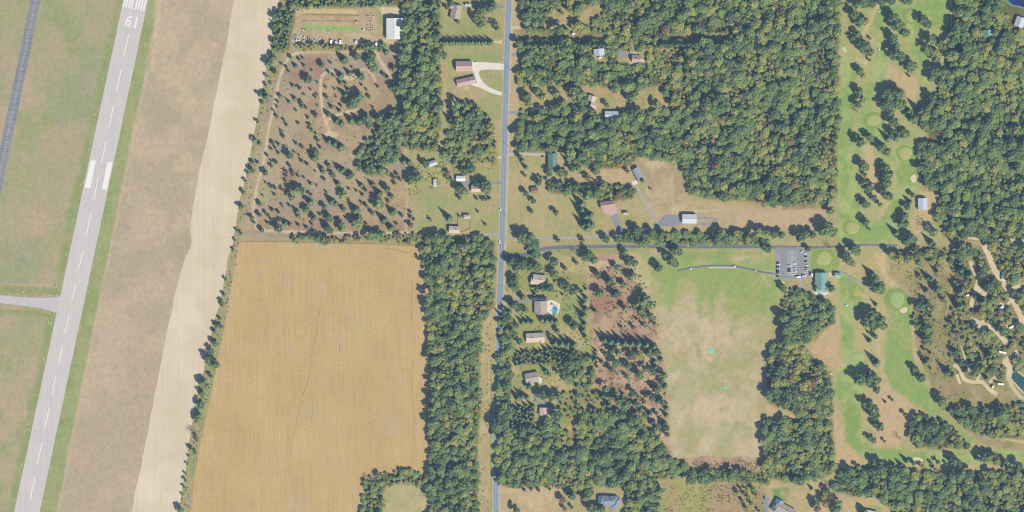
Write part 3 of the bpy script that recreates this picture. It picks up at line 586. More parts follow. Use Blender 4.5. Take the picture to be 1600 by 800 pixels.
sheet('pond_water', [tuple(p) for p in catmull(PND, 3, True)], water('green_pond', C(72,116,118), C(66,106,112)), 0.09)
ribbon('pond_bank', PND[8:]+PND[:6], 4, M_sand, 0.075, jit=0.4)

# ------------------------------------------------------------------ buildings
def roofmat(name, c, seams=False, rough=0.75):
    t = NT(name); t.b.inputs['Roughness'].default_value = rough
    tc = t.node('ShaderNodeTexCoord'); 
    nz_ = t.node('ShaderNodeTexNoise'); nz_.inputs['Scale'].default_value = 0.9; nz_.inputs['Detail'].default_value = 4; t.link(tc.outputs['Object'], nz_.inputs['Vector'])
    f = t.rng(nz_.outputs['Fac'], 0.3, 0.7, 0.9, 1.1)
    wv = t.node('ShaderNodeTexWave', bands_direction='X' if seams else 'Y'); wv.inputs['Scale'].default_value = 0.5 if seams else 1.2
    wv.inputs['Distortion'].default_value = 0.0 if seams else 1.0; t.link(tc.outputs['Object'], wv.inputs['Vector'])
    f = t.mul(f, t.rng(wv.outputs['Fac'], 0, 1, 0.95, 1.05)); t.base(t.scalecol(c, f)); t.bump(wv.outputs['Fac'], 0.03); return t.m
RM = {k: roofmat(k, C(*c), s) for k, c, s in (
 ('white_metal_roof',(232,232,230),True),('pale_blue_metal_roof',(206,216,222),True),('dusty_rose_shingle',(198,170,168),False),('mauve_shingle',(192,168,170),False),('grey_brown_shingle',(182,170,162),False),
 ('grey_shingle',(164,168,176),False),('teal_metal_roof',(136,172,168),True),('green_metal_roof',(118,150,142),True),('tan_shingle',(210,194,180),False),('blue_grey_shingle',(140,156,178),False),('brown_shingle',(150,128,118),False),('dark_shingle',(92,98,112),False),('mint_metal_roof',(150,190,184),True),('silver_metal_roof',(196,206,216),True),('pink_shingle',(214,192,182),False),('red_shingle',(186,158,152),False))}
WM = {k: plain(k, C(*c), 0.8, 0.2, 0.05) for k, c in (('white_siding',(225,222,214)),('beige_siding',(196,182,160)),('brown_siding',(140,118,98)),('grey_siding',(168,170,172)),('red_siding',(150,84,74)),('green_siding',(120,140,118)))}
M_glass = plain('window_glass', (0.03,0.04,0.05), 0.08, 0.6, 0.02); M_door = plain('painted_door', C(120,92,76), 0.6, 0.3); M_gdoor = plain('garage_door_panel', C(214,210,204), 0.6, 0.3); M_brick = plain('chimney_brick', (0.22,0.10,0.07), 0.9, 0.1, 0.2)
def box_mesh(name, x0, x1, y0, y1, z0, z1, mat):
    v = [(x, y, z) for z in (z0, z1) for x, y in ((x0,y0),(x1,y0),(x1,y1),(x0,y1))]
    return mesh_of(name, v, [(0,3,2,1),(4,5,6,7),(0,1,5,4),(1,2,6,5),(2,3,7,6),(3,0,4,7)], mat)
def shell(root, cx, cy, L_, W_, h, rh, wm, rm, hip=0.0, ov=0.5, ridge='x', z0=0.0):
    """walls and a gable or hip roof; ridge along x or y of the house; returns the roof"""
    h += 0.8; rot = 0 if ridge == 'x' else math.pi/2
    if ridge == 'y': L_, W_ = W_, L_
    M = Matrix.Translation((cx, cy, 0)) @ Matrix.Rotation(rot, 4, 'Z')
    l, w = L_/2-ov, W_/2-ov
    if hip: wv = [(-l,-w,z0),(l,-w,z0),(l,w,z0),(-l,w,z0),(-l,-w,h),(l,-w,h),(l,w,h),(-l,w,h)]; wf = [(0,1,5,4),(1,2,6,5),(2,3,7,6),(3,0,4,7)]
    else:
        gh = h+rh*(1-ov/(W_/2))-0.05
        wv = [(-l,-w,z0),(l,-w,z0),(l,w,z0),(-l,w,z0),(-l,-w,h),(l,-w,h),(l,w,h),(-l,w,h),(-l,0,gh),(l,0,gh)]; wf = [(0,1,5,4),(2,3,7,6),(1,2,6,9,5),(3,0,4,8,7)]
    add('wall', mesh_of('wall', [M @ Vector(v) for v in wv], wf, WM[wm]), root)
    a, b, e = L_/2, W_/2, h-rh*ov/(W_/2)*0.0
    rx = a-hip*b if hip else a; t_ = 0.22
    top = [(-a,-b,e),(a,-b,e),(a,b,e),(-a,b,e),(-rx,0,h+rh),(rx,0,h+rh)]
    n = len(top); V_ = [M @ Vector(v) for v in top]+[M @ Vector((v[0],v[1],v[2]-t_)) for v in top]
    F_ = [(0,1,5,4),(2,3,4,5)]+([(1,2,5),(3,0,4)] if hip else [])
    F_ += [tuple(reversed([i+n for i in f])) for f in F_]
    rim = [0,1,2,3] if hip else [0,1,5,2,3,4]
    F_ += [(rim[(i+1) % len(rim)], rim[i], rim[i]+n, rim[(i+1) % len(rim)]+n) for i in range(len(rim))]
    roof = add('roof', mesh_of('roof', V_, F_, RM[rm]), root)
    cap = [M @ Vector(v) for v in ((-rx,-.3,h+rh+.0),(rx,-.3,h+rh+.0),(rx,.3,h+rh+.0),(-rx,.3,h+rh),(-rx,0,h+rh+.16),(rx,0,h+rh+.16))]
    add('ridge_cap', mesh_of('ridge_cap', cap, [(0,1,5,4),(2,3,4,5),(1,2,5),(3,0,4),(0,3,2,1)], RM[rm]), roof)
    for s in (-1, 1):                                        # windows and a door on the long sides
        k = max(1, int(l/2.6))
        for i in range(k):
            x = -l+(i+0.5)*2*l/k; y = s*(w+0.04)
            nm, x0, x1, za, zb, mt = ('door', x-.5, x+.5, 0.05, 2.1, M_door) if (i == k//2 and s == -1 and k > 1) else ('window', x-.6, x+.6, 1.0, 2.1, M_glass)
            if zb > h-0.1: zb = h-0.1
            v = [M @ Vector(q) for q in ((x0,y-.05,za),(x1,y-.05,za),(x1,y+.05,za),(x0,y+.05,za),(x0,y-.05,zb),(x1,y-.05,zb),(x1,y+.05,zb),(x0,y+.05,zb))]
            add(nm, mesh_of(nm, v, [(0,3,2,1),(4,5,6,7),(0,1,5,4),(1,2,6,5),(2,3,7,6),(3,0,4,7)], mt), root)
    return roof
def building(name, px, py, deg, parts, label, cat, chimney=None, vents=()):
    r = empty(name, P(px, py), math.radians(deg)); tag(r, label, cat)
    roofs = [shell(r, *p[:8], **(p[8] if len(p) > 8 else {})) for p in parts]
    if chimney:
        x, y, h = chimney; h += .8; add('chimney', box_mesh('chimney', x-.5, x+.5, y-.4, y+.4, h-2.0, h, M_brick), roofs[0])
    for x, y, h in vents: add('roof_vent', box_mesh('roof_vent', x-.3, x+.3, y-.3, y+.3, h, h+.8, WM['grey_siding']), roofs[0])
    return r
def gdoor(r, x0, x1, y, axis_='y', h=2.8):
    if axis_ == 'y': add('garage_door', box_mesh('garage_door', x0, x1, y-.06, y+.06, 0.05, h, M_gdoor), r)
    else: add('garage_door', box_mesh('garage_door', y-.06, y+.06, x0, x1, 0.05, h, M_gdoor), r)
Y = {'ridge': 'y'}
b = building('warehouse', 617, 45.5, 0, [(0,0,26,33,5.2,2.4,'white_siding','white_metal_roof',Y)], 'large white metal warehouse at the corner of the storage lot', 'warehouse'); gdoor(b, -4, 1, -16.04, 'y', 4)
b = building('barn', 725, 103.8, 0, [(0,0,25,15.6,3.4,3.0,'white_siding','dusty_rose_shingle')], 'rose-roofed barn at the end of the straight concrete driveway', 'barn'); gdoor(b, -3, 3, 12.04, 'x')
building('house', 728.5, 127.6, 12, [(0,0,30,11.5,2.9,2.2,'white_siding','mauve_shingle')], 'long mauve-roofed ranch house angled beside the curved concrete driveway', 'house', (6,0.5,6.2), ((-5,-2,4.9),))
building('house', 712.5, 19, -10, [(0,0,16,22,2.9,2.4,'beige_siding','grey_brown_shingle',Y),(-4.5,7.5,12,8,2.8,1.6,'beige_siding','grey_brown_shingle')], 'brown-roofed house north of the spruce row near the county road', 'house', (1,4,6.4))
building('shed', 731, 8, 0, [(0,0,9,4,2.5,0.6,'white_siding','silver_metal_roof')], 'small white carport beside the brown-roofed house', 'shed')
building('shed', 870.5, 36.5, 5, [(0,0,9,6.5,2.6,1.2,'grey_siding','blue_grey_shingle')], 'blue-grey roofed cabin deep under trees north of the shaded lane', 'cabin')
building('shed', 896, 52.5, 20, [(0,0,5,3.6,2.2,0.8,'white_siding','white_metal_roof')], 'tiny white shed at the edge of the shaded lane', 'shed')
building('house', 936, 82, 6, [(0,0,17,11,3.0,2.2,'white_siding','silver_metal_roof',Y)], 'white-roofed pole building in the trees beside the orange clearing', 'garage')
building('shed', 937.5, 90, 20, [(0,0,4.5,3.4,2.2,0.7,'white_siding','white_metal_roof')], 'small white shed south of the white-roofed pole building', 'shed')
building('house', 994, 92.5, -4, [(0,0,13.5,12.5,3.0,2.4,'beige_siding','grey_brown_shingle'),(-4,11.5,13,6.5,2.8,1.4,'beige_siding','grey_brown_shingle')], 'grey-brown roofed house with peach patio inside the northern wood', 'house', (2,0.8,6.3))
sheet('patio', [(980,92),(988,90),(988,99),(1001,99),(1001,92),(1009,91),(1008.5,96),(1002,98),(1000,103),(992,103),(986,99)], plain('peach_paving', C(226,196,172), 0.9, 0.1), 0.12); sheet('driveway', [(964,80),(976,80),(983,85),(983,90),(966,90)], M_drive, 0.115)
building('house', 926, 160, -18, [(-3,5,13,9,2.8,1.8,'beige_siding','tan_shingle',Y),(3,-4,10,11,2.7,1.6,'beige_siding','tan_shingle')], 'pale grey house with two roofs in the wooded clearing', 'house')
building('garage', 956, 180, 0, [(0,0,22,12,3.4,1.9,'grey_siding','pale_blue_metal_roof')], 'pale blue metal garage south of the wooded clearing lawn', 'garage')
building('barn', 863.5, 253, 0, [(0,0,14.5,26,3.8,2.4,'beige_siding','green_metal_roof',Y)], 'green-roofed barn beside the gravel drive', 'barn')
building('shed', 835, 297.5, 4, [(0,0,10.5,9,2.6,1.3,'brown_siding','brown_shingle')], 'small brown-roofed shed at the end of the lawn hedge', 'shed')
building('house', 997.5, 273, -62, [(0,0,22.5,10.5,3.1,1.6,'grey_siding','grey_shingle')], 'long grey-roofed house at the top of the slanting driveway', 'house', None, ((-6,1.5,4.4),))
building('house', 949.5, 320, 8, [(0,0,23,11.5,2.9,2.3,'red_siding','red_shingle')], 'reddish-brown roofed ranch house above the pink paved patio', 'house', (4,0.6,6.1))
building('shed', 978, 333.5, 0, [(0,0,8,4.5,2.4,1.0,'brown_siding','tan_shingle')], 'small tan garden shed east of the reddish ranch house', 'shed')
b = building('workshop', 1077, 342, -1, [(0,0,22.5,14.5,3.6,1.7,'white_siding','pale_blue_metal_roof')], 'pale metal workshop on the asphalt pad by the tree belt', 'workshop'); gdoor(b, -3, 3, -11.04, 'x', 3)
building('house', 841.5, 437, -6, [(1,0,20,16,2.9,2.2,'beige_siding','tan_shingle'),(-6,-3,12,11,2.8,1.8,'beige_siding','tan_shingle')], 'tan-roofed house at the northern end of the roadside yards', 'house', (3,0.8,6))
building('house', 844.5, 481, 0, [(0,0,19,21,3.0,2.2,'beige_siding','grey_brown_shingle',Y)], 'grey-brown roofed house beside the swimming pool terrace', 'house', (0.8,-4,6.1))
building('garage', 841, 466.5, 0, [(0,0,26,5.6,2.8,1.2,'beige_siding','dark_shingle')], 'long dark-roofed garage behind the swimming pool house', 'garage')
sheet('pool_terrace', [(854.5,470),(862,468.5),(868,471),(875,475),(875,483),(871,491),(854.5,491)], M_conc, 0.12)
building('house', 836.5, 527.5, 3, [(0,0,29,14.5,2.9,2.2,'beige_siding','tan_shingle'),(9,-4,10,9,2.8,1.5,'beige_siding','tan_shingle',Y)], 'wide tan-roofed house north of the spruce plantation', 'house', (-5,0.8,6.0))
building('house', 831.5, 592, 11, [(0,2,21,16,2.9,2.2,'beige_siding','grey_brown_shingle'),(-4,-6,12,9,2.8,1.6,'beige_siding','grey_brown_shingle',Y)], 'mauve-grey roofed house south of the spruce plantation', 'house', (4,2.6,6.0))
sheet('patio', [(841,590),(847,588),(847,598),(842,600)], M_conc, 0.12)
b = building('garage', 850.5, 643, -1, [(0,0,15,12.5,3.2,1.6,'white_siding','pink_shingle',Y)], 'pale square garage on the asphalt bend among spruces', 'garage'); gdoor(b, -2.5, 2.5, 6.04)
building('house', 952, 782, -3, [(0,0,26,15,3.2,3.0,'white_siding','blue_grey_shingle',{'hip':0.9}),(-12,-0.5,11,14,3.1,2.8,'white_siding','blue_grey_shingle',{'ridge':'y','hip':0.9}),(11,-3,12,15,3.1,2.8,'white_siding','blue_grey_shingle',{'ridge':'y','hip':0.9})], 'blue-grey hip-roofed house surrounded by the southern wood', 'house', (3,2.5,7.6))
building('house', 1226, 796, -28, [(0,0,32,15,3.1,2.8,'white_siding','grey_brown_shingle'),(-13,0,13,20,3.0,2.5,'white_siding','blue_grey_shingle',Y)], 'large angled house beside the dark green lawn', 'house', (4,0.8,6.9))
building('house', 1358, 804, -12, [(0,0,24,14,3.0,2.4,'white_siding','white_metal_roof')], 'pale-roofed house at the southern edge of the clearing', 'house')
b = building('storage_building', 1441, 319, 1, [(0,0,14.5,18.5,3.4,1.4,'white_siding','silver_metal_roof',Y)], 'silver metal maintenance building beside the fairway bunker', 'shed'); gdoor(b, -2, 2, -9.04)
building('clubhouse', 1282.5, 441.5, 0, [(0,2,19,27,3.4,2.6,'beige_siding','teal_metal_roof',Y),(0,-11,17,9,3.2,1.9,'beige_siding','teal_metal_roof')], 'teal-roofed clubhouse beside the car park', 'clubhouse', None, ((2,4,6.6),(-2,-3,6.6)))
building('shed', 1308.5, 430, 0, [(0,0,10,7.5,2.7,1.2,'white_siding','mint_metal_roof')], 'small mint-roofed starter hut east of the clubhouse', 'hut')
building('shed', 1268, 430, 0, [(0,0,3.6,5.5,2.4,0.7,'white_siding','white_metal_roof',Y)], 'little white shed between car park and clubhouse', 'shed')
building('house', 1543, 53.5, 0, [(0,0,15,13,3.0,3.0,'beige_siding','teal_metal_roof',Y)], 'teal-roofed cottage hidden in the eastern wood', 'cottage')
building('house', 1593, 35, -20, [(0,0,15,16,3.0,2.0,'white_siding','silver_metal_roof',Y)], 'pale metal-roofed house by the blue pond beach', 'house')
building('garage', 720, 279, 0, [(0,0,14,8.5,2.9,1.2,'white_siding','white_metal_roof')], 'white-roofed garage at the end of the asphalt drive', 'garage')
building('house', 744.5, 295, 0, [(0,0,16,10,2.9,2.0,'white_siding','pink_shingle'),(-3,4.5,8,7,2.8,1.4,'white_siding','grey_shingle',Y)], 'pinkish-white farmhouse under shade trees by the road', 'house', (3,0.6,5.8))
building('shed', 675.5, 255.5, 20, [(0,0,15,8,2.8,1.5,'grey_siding','silver_metal_roof')], 'weathered silver-roofed shed behind the yellow weeds', 'shed')
building('shed', 679.5, 286, 0, [(0,0,4.5,11,2.5,0.7,'white_siding','white_metal_roof',Y)], 'narrow white lean-to at the lawn edge', 'shed')
building('house', 710, 359, -2, [(0,0,17,11,2.9,1.8,'beige_siding','tan_shingle')], 'tan-roofed house with the walled paddock at the wood edge', 'house', (3,0.6,5.5))
building('gazebo', 729.5, 338.5, -2, [(0,0,10.5,6,2.8,1.2,'white_siding','pink_shingle',{'hip':0.8})], 'pale hip-roofed gazebo at the paddock corner', 'gazebo')
# paddock fence : posts and rails, each piece its own part
M_fence = plain('white_fence_board', C(222,212,200), 0.8, 0.2)
fr = empty('paddock_fence', P(716,341)); tag(fr, 'pale board fence round the small paddock beside the tan house', 'fence')
FP = [(716,353),(716,340.5),(724,340)], [(735,339),(735.3,350),(735,357),(728,361),(720,363)]
for pl in FP:
    pts = []
    for a, b_ in zip(pl[:-1], pl[1:]):
        a, b_ = Vector(a), Vector(b_); k = max(1, round((b_-a).length/2.5)); pts += [a.lerp(b_, i/k) for i in range(k)]
    pts.append(Vector(pl[-1]))
    for i, p in enumerate(pts):
        q = P(p.x, p.y)-fr.location; add('post', box_mesh('post', q.x-.09, q.x+.09, q.y-.09, q.y+.09, 0, 1.5, M_fence), fr)
        if i:
            q0 = P(pts[i-1].x, pts[i-1].y)-fr.location; d = (q-q0).normalized(); n = Vector((-d.y, d.x, 0))*0.05
            for z in (0.35, 0.85, 1.3):
                v = [q0-n+Vector((0,0,z)), q-n+Vector((0,0,z)), q+n+Vector((0,0,z)), q0+n+Vector((0,0,z))]; v += [w+Vector((0,0,.18)) for w in v]
                add('rail', mesh_of('rail', v, [(0,3,2,1),(4,5,6,7),(0,1,5,4),(1,2,6,5),(2,3,7,6),(3,0,4,7)], M_fence), fr)
# swimming pool
pr = empty('swimming_pool', P(866.5,485.5)); tag(pr, 'turquoise swimming pool on the white terrace', 'pool')
rim_ = [(-4,-6),(4,-6),(4,6),(-4,6)]
vo = [(x*1.0, y*1.0, z) for z in (0.0, 0.3) for x, y in rim_]; vi = [(x*.88, y*.92, z) for z in (0.3, 0.0) for x, y in rim_]
add('coping', mesh_of('coping', vo+vi, [(0,1,5,4),(1,2,6,5),(2,3,7,6),(3,0,4,7),(4,5,9,8),(5,6,10,9),(6,7,11,10),(7,4,8,11),(8,9,13,12),(9,10,14,13),(10,11,15,14),(11,8,12,15)], M_conc), pr)
add('pool_water', mesh_of('pool_water', [(x*.88, y*.92, 0.2) for x, y in rim_], [(0,1,2,3)], water('turquoise_water', C(84,182,196), C(70,168,188))), pr)

# ------------------------------------------------------------------ vehicles
M_tyre = plain('tyre_rubber', (0.02,0.02,0.02), 0.9, 0.1); M_vglass = plain('vehicle_glass', (0.025,0.03,0.04), 0.08, 0.6, 0.02)
def paint_mat(n, c):
    t = NT('paint_'+n); t.b.inputs['Roughness'].default_value = 0.3; t.b.inputs['Specular IOR Level'].default_value = 0.4; t.base(c); return t.m
PAINT = {n: paint_mat(n, c) for n, c in (('white',(.8,.8,.8)),('silver',(.5,.52,.55)),('black',(.02,.02,.025)),('dark_grey',(.07,.07,.08)),('navy',(.025,.04,.10)),('dark_green',(.03,.07,.05)),('maroon',(.10,.02,.03)),('cream',(.72,.68,.52)),('light_blue',(.4,.52,.62)))}
def prism(name, prof, hw, mat, taper=1.0):
    n = len(prof); v = [(x, -hw*(taper if k in () else 1), z) for k, (x, z) in enumerate(prof)]+[(x, hw, z) for x, z in prof]
    f = [tuple(range(n-1, -1, -1)), tuple(range(n, 2*n))]+[(i, (i+1) % n, (i+1) % n+n, i+n) for i in range(n)]
    m = mesh_of(name, v, [tuple(reversed(q)) for q in f], mat); bm = bmesh.new(); bm.from_mesh(m); bmesh.ops.recalc_face_normals(bm, faces=bm.faces[:]); bm.to_mesh(m); bm.free(); return m
def cyl(name, r, w, mat, n=14):
    v = [(r*math.cos(2*math.pi*i/n), s*w/2, r*math.sin(2*math.pi*i/n)) for s in (-1, 1) for i in range(n)]
    return mesh_of(name, v, [tuple(range(n)), tuple(range(2*n-1, n-1, -1))]+[(i+n, (i+1) % n+n, (i+1) % n, i) for i in range(n)], mat)
BODY = prism('body', [(-2.35,.35),(-2.4,.75),(-2.25,.92),(-1.2,.98),(1.0,.95),(2.1,.82),(2.35,.6),(2.3,.32)], .93, PAINT['white'])
CAB = mesh_of('cabin', [(-1.75,-.86,.94),(1.15,-.86,.92),(1.15,.86,.92),(-1.75,.86,.94),(-1.35,-.7,1.46),(.25,-.7,1.46),(.25,.7,1.46),(-1.35,.7,1.46)], [(0,3,2,1),(0,1,5,4),(1,2,6,5),(2,3,7,6),(3,0,4,7),(4,5,6,7)], M_vglass)
ROOFP = mesh_of('roof_panel', [(-1.36,-.71,1.462),(.26,-.71,1.462),(.26,.71,1.462),(-1.36,.71,1.462),(-1.2,-.6,1.52),(.12,-.6,1.52),(.12,.6,1.52),(-1.2,.6,1.52)], [(0,1,5,4),(1,2,6,5),(2,3,7,6),(3,0,4,7),(4,5,6,7)], PAINT['white'])
WHEEL = cyl('wheel', .34, .24, M_tyre); HLAMP = box_mesh('headlight', -.05, .05, -.2, .2, -.09, .09, PAINT['cream'])
TYRE_Y = .84
def car(px, py, deg, colour, label, group=None, z=0.17):
    r = empty('parked_car' if 'parked' in label else 'car', P(px, py, z), math.radians(deg)); tag(r, label, 'car', group)
    for nm, me, mt in (('body', BODY, PAINT[colour]), ('cabin', CAB, None), ('roof_panel', ROOFP, PAINT[colour])):
        o = add(nm, me, r)
        if mt: o.material_slots[0].link = 'OBJECT'; o.material_slots[0].material = mt
    for x in (-1.45, 1.45):
        for y in (-TYRE_Y, TYRE_Y): o = add('wheel', WHEEL, r); o.location = (x, y, .34)
    for y in (-.62, .62): o = add('headlight', HLAMP, r); o.location = (2.3, y, .66)
    return r
LOTC = [(1215.6,410.4,0,'maroon'),(1215.8,413.4,0,'white'),(1215.2,416.6,0,'navy'),(1215.4,419.6,0,'light_blue'),(1215.2,422.8,0,'black'),(1215,425.6,0,'dark_green'),(1215.8,428.6,0,'silver'),(1215.6,431.6,0,'navy'),
        (1233.4,414.6,0,'silver'),(1233,421,0,'black'),(1233.2,424.2,0,'maroon'),(1241.4,412.2,180,'white'),(1241.2,419.6,180,'silver'),(1242,424.6,180,'cream'),
        (1258.2,396.6,180,'white'),(1258.8,400.8,180,'black'),(1259,408.6,180,'dark_grey'),(1260,414.8,180,'cream'),(1259.4,418.6,180,'dark_green'),(1259.2,422.4,180,'silver')]
cnt = {}
for x, y, d, c in LOTC:
    row = 'western edge of the golf car park' if x < 1220 else ('middle double row of the golf car park' if x < 1250 else 'eastern edge of the golf car park')
    lab = '%s car parked in the %s' % (c.replace('_', ' '), row) if 'middle' in row else '%s car parked along the %s' % (c.replace('_', ' '), row)
    car(x, y, d+R.uniform(-2, 2), c, lab, lab)
car(1253, 393.4, 40, 'white', 'white car parked at the treed corner of the golf car park')
car(782.2, 326.6, 87, 'white', 'white car driving on the county road beside the paddock'); car(780.8, 377.6, 87, 'white', 'white car driving on the county road at the lane junction')
car(848, 244.5, 15, 'dark_grey', 'dark grey car parked on gravel beside the green-roofed barn'); car(856.5, 239.6, 0, 'white', 'white car parked behind the green-roofed barn'); car(743.5, 97.6, 0, 'white', 'white car parked on concrete beside the rose-roofed barn', None, 0.13)
car(745, 8.5, 0, 'silver', 'silver car parked on the drive of the brown-roofed house'); car(720, 287.5, 10, 'dark_grey', 'dark grey car parked on asphalt by the white-roofed garage'); car(1194, 777, 88, 'black', 'black car parked on the drive by the dark green lawn')
car(740, 287, 0, 'light_blue', 'light blue car parked on asphalt north of the pinkish farmhouse')
# vans, campers and trailers
def boxcar(name, px, py, deg, Lc, Wc, Hc, colour, label, cat, group=None, cab=False, z=0.12):
    r = empty(name, P(px, py, z), math.radians(deg)); tag(r, label, cat, group); l, w = Lc/2, Wc/2
    prof = [(-l,.5),(-l+.1,Hc-.15),(-l+.4,Hc),(l-.9,Hc),(l-.2,Hc-.6),(l,Hc*.55),(l-.05,.5)] if not cab else [(-l,.5),(-l,Hc-.1),(-l+.2,Hc),(l-1.7,Hc),(l-1.6,Hc*.75),(l-.9,Hc*.7),(l-.2,Hc*.42),(l,.5)]
    add('body', prism('body', prof, w, PAINT[colour]), r)
    for s in (-1, 1):
        for x in ((-l*.5, 0.0, l*.5) if Lc > 5 else (-l*.3, l*.35)): add('window', box_mesh('window', x-.5, x+.5, s*w-.03, s*w+.03, Hc*.55, Hc*.8, M_vglass), r)
    for x in (-l*.45, l*.45):
        for s in (-1, 1): o = add('wheel', WHEEL, r); o.location = (x, s*(w-.14), .36)
    add('roof_unit', box_mesh('roof_unit', -.6, .4, -.45, .45, Hc, Hc+.28, PAINT['silver']), r)
    add('door', box_mesh('door', l*.05, l*.05+.7, -w-.035, -w+.02, .55, Hc*.85, PAINT['silver']), r)
    return r
boxcar('van', 1247.5, 433, 3, 6.6, 2.2, 2.4, 'white', 'white van stopped at the lower gate of the golf car park', 'van', None, True, .17); boxcar('van', 1256.5, 431.6, 4, 6.4, 2.2, 2.4, 'silver', 'silver van stopped beside the white shed at the car park', 'van', None, True, .17)
for x, y, d, l_, c, lab in ((1563.5,481,25,9,'white','white camper trailer beside the main sand road in the camp'),(1511.5,461.5,10,4.5,'white','short white camper at the forked sand clearing'),(1525,508.5,-25,11,'white','long white camper at the mouth of the middle sand track'),(1581,510.5,32,9.5,'white','white camper beside the camp road junction'),
      (1515.5,569.8,24,11,'white','long white camper north of the southern sand track'),(1566,550.5,-15,12,'white','long white motorhome north of the green pond'),(1588,554,-30,5,'white','short white camper under trees near the green pond'),(1563,600,-8,10,'white','white camper between the sand bank and southern track'),(1551,604.5,60,5,'cream','cream camper at the southern sand track fork'),(1567,437,-40,6,'silver','silver camper close to the main camp road'),(1528,585,70,5,'cream','cream camper on the sandy pitch near the bend')):
    boxcar('camper', x, y, d, l_, 2.6, 2.8, c, lab, 'camper', 'campers in the camp ground')
M_teal = plain('teal_canvas', C(70,150,160), 0.8, 0.2); M_tarp = plain('green_canvas', C(90,160,120), 0.8, 0.2)
def tent(px, py, deg, l, w, h, mat, label):
    r = empty('tent', P(px, py), math.radians(deg)); tag(r, label, 'tent')
    c = [(-l,-w,0),(l,-w,0),(l,w,0),(-l,w,0),(-l*.8,0,h),(l*.8,0,h)]
    add('canvas', mesh_of('canvas', c, [(0,1,5,4),(2,3,4,5),(3,0,4)], mat), r); add('door_flap', mesh_of('door_flap', [(l,-w*.9,0.02),(l,w*.9,0.02),(l*.81,0,h*.95)], [(0,1,2)], mat), r)
    for s in (-1, 1): add('pole', box_mesh('pole', s*l*.8-.04, s*l*.8+.04, -.04, .04, 0, h+.1, M_fence), r)
tent(1560, 409, 60, 2.8, 2.6, 2.4, M_teal, 'teal tent by the main camp road'); tent(1564.5, 429, 80, 3.4, 2.6, 2.4, plain('blue_canvas', C(58,120,150), 0.8, 0.2), 'blue tent by the bend of the main camp road'); tent(1553, 554, 20, 4, 3, 2.5, M_tarp, 'green tarp shelter beside the long motorhome'); tent(1596, 402, 10, 3, 2.4, 2.2, M_teal, 'teal tent among the eastern camp trees')

# ------------------------------------------------------------------ storage lot
for i, (x, y, d, l_, c) in enumerate(((517.5,65,88,6,'white'),(525,66.5,84,5.5,'silver'),(532,65.5,90,6.5,'white'),(556,65.5,86,5,'silver'),(588,69.5,80,8,'white'))):
    boxcar('box_trailer', x, y, d, l_, 2.9, 2.6, c, ['tall white trailer beside the silver one in the storage row','silver trailer standing between two white trailers','white trailer at the eastern end of the close trailer trio','silver trailer alone near the dark round tree','big white truck on the track junction below the warehouse'][i], 'trailer', 'trailers in the storage lot', i == 4)
boxcar('box_trailer', 593.2, 71.5, 80, 6, 2.6, 2.4, 'light_blue', 'pale blue trailer beside the big white truck', 'trailer', 'trailers in the storage lot')
M_junk = [plain('junk_'+n, C(*c), 0.7, 0.2) for n, c in (('white',(226,224,224)),('grey',(176,178,186)),('rust',(160,128,110)),('dark',(84,86,94)))]
for i in range(80):
    x = R.uniform(458, 508); y = 58+(x-458)*0.12+R.uniform(-4, 5); l_, w_, h_ = R.uniform(1.0, 3.6), R.uniform(.8, 2.2), R.uniform(.4, 1.6); k = R.choices(range(4), (6, 4, 1.2, 1.6))[0]
    hx, hy = l_/2, w_/2
    v = [(-hx,-hy,0),(hx,-hy,0),(hx*.9,hy,0),(-hx,hy,0),(-hx*.8,-hy*.7,h_),(hx*.7,-hy*.8,h_*.8),(hx*.8,hy*.8,h_*.9),(-hx*.9,hy*.7,h_)]
    o = add('salvage_crate', mesh_of('salvage_crate', v, [(0,3,2,1),(4,5,6,7),(0,1,5,4),(1,2,6,5),(2,3,7,6),(3,0,4,7)], M_junk[k]), None); o.location = P(x, y); o.rotation_euler.z = R.uniform(0, 3)
    g = '%s salvage heaped in the storage yard behind the green crop strip' % ['white', 'grey', 'rusty', 'dark'][k]; tag(o, g, 'salvage', g)
# pallets with bundled stock, in four columns
M_pal = plain('pallet_wood', C(196,170,160), 0.9, 0.1); M_bun = plain('wrapped_bundle', C(206,184,182), 0.8, 0.2)
pp = empty('stock_pallet', (0, 0, 0)); tag(pp, 'low pallet of wrapped stock in the block west of the warehouse', 'pallet', 'pallets in the storage lot')
for y in (-.9, 0, .9): add('runner', box_mesh('runner', -1.2, 1.2, y-.08, y+.08, 0, .12, M_pal), pp)
for k in range(5): add('slat', box_mesh('slat', -1.2+k*.5, -.8+k*.5, -1, 1, .12, .16, M_pal), pp)
add('bundle', box_mesh('bundle', -1.0, 1.0, -.8, .8, .17, 1.15, M_bun), pp)
k = 0
for cx_ in range(4):
    for cy_ in range(8):
        if R.random() < .12: continue
        o = pp if k == 0 else copy_tree(pp); k += 1
        o.location = P(574.5+cx_*2.9+R.uniform(-.4, .4), 22+cy_*3.7+R.uniform(-.5, .5)); o.rotation_euler.z = R.uniform(-.2, .2); s_ = R.uniform(.8, 1.15); o.scale = (s_, s_, R.uniform(.7, 1.2))
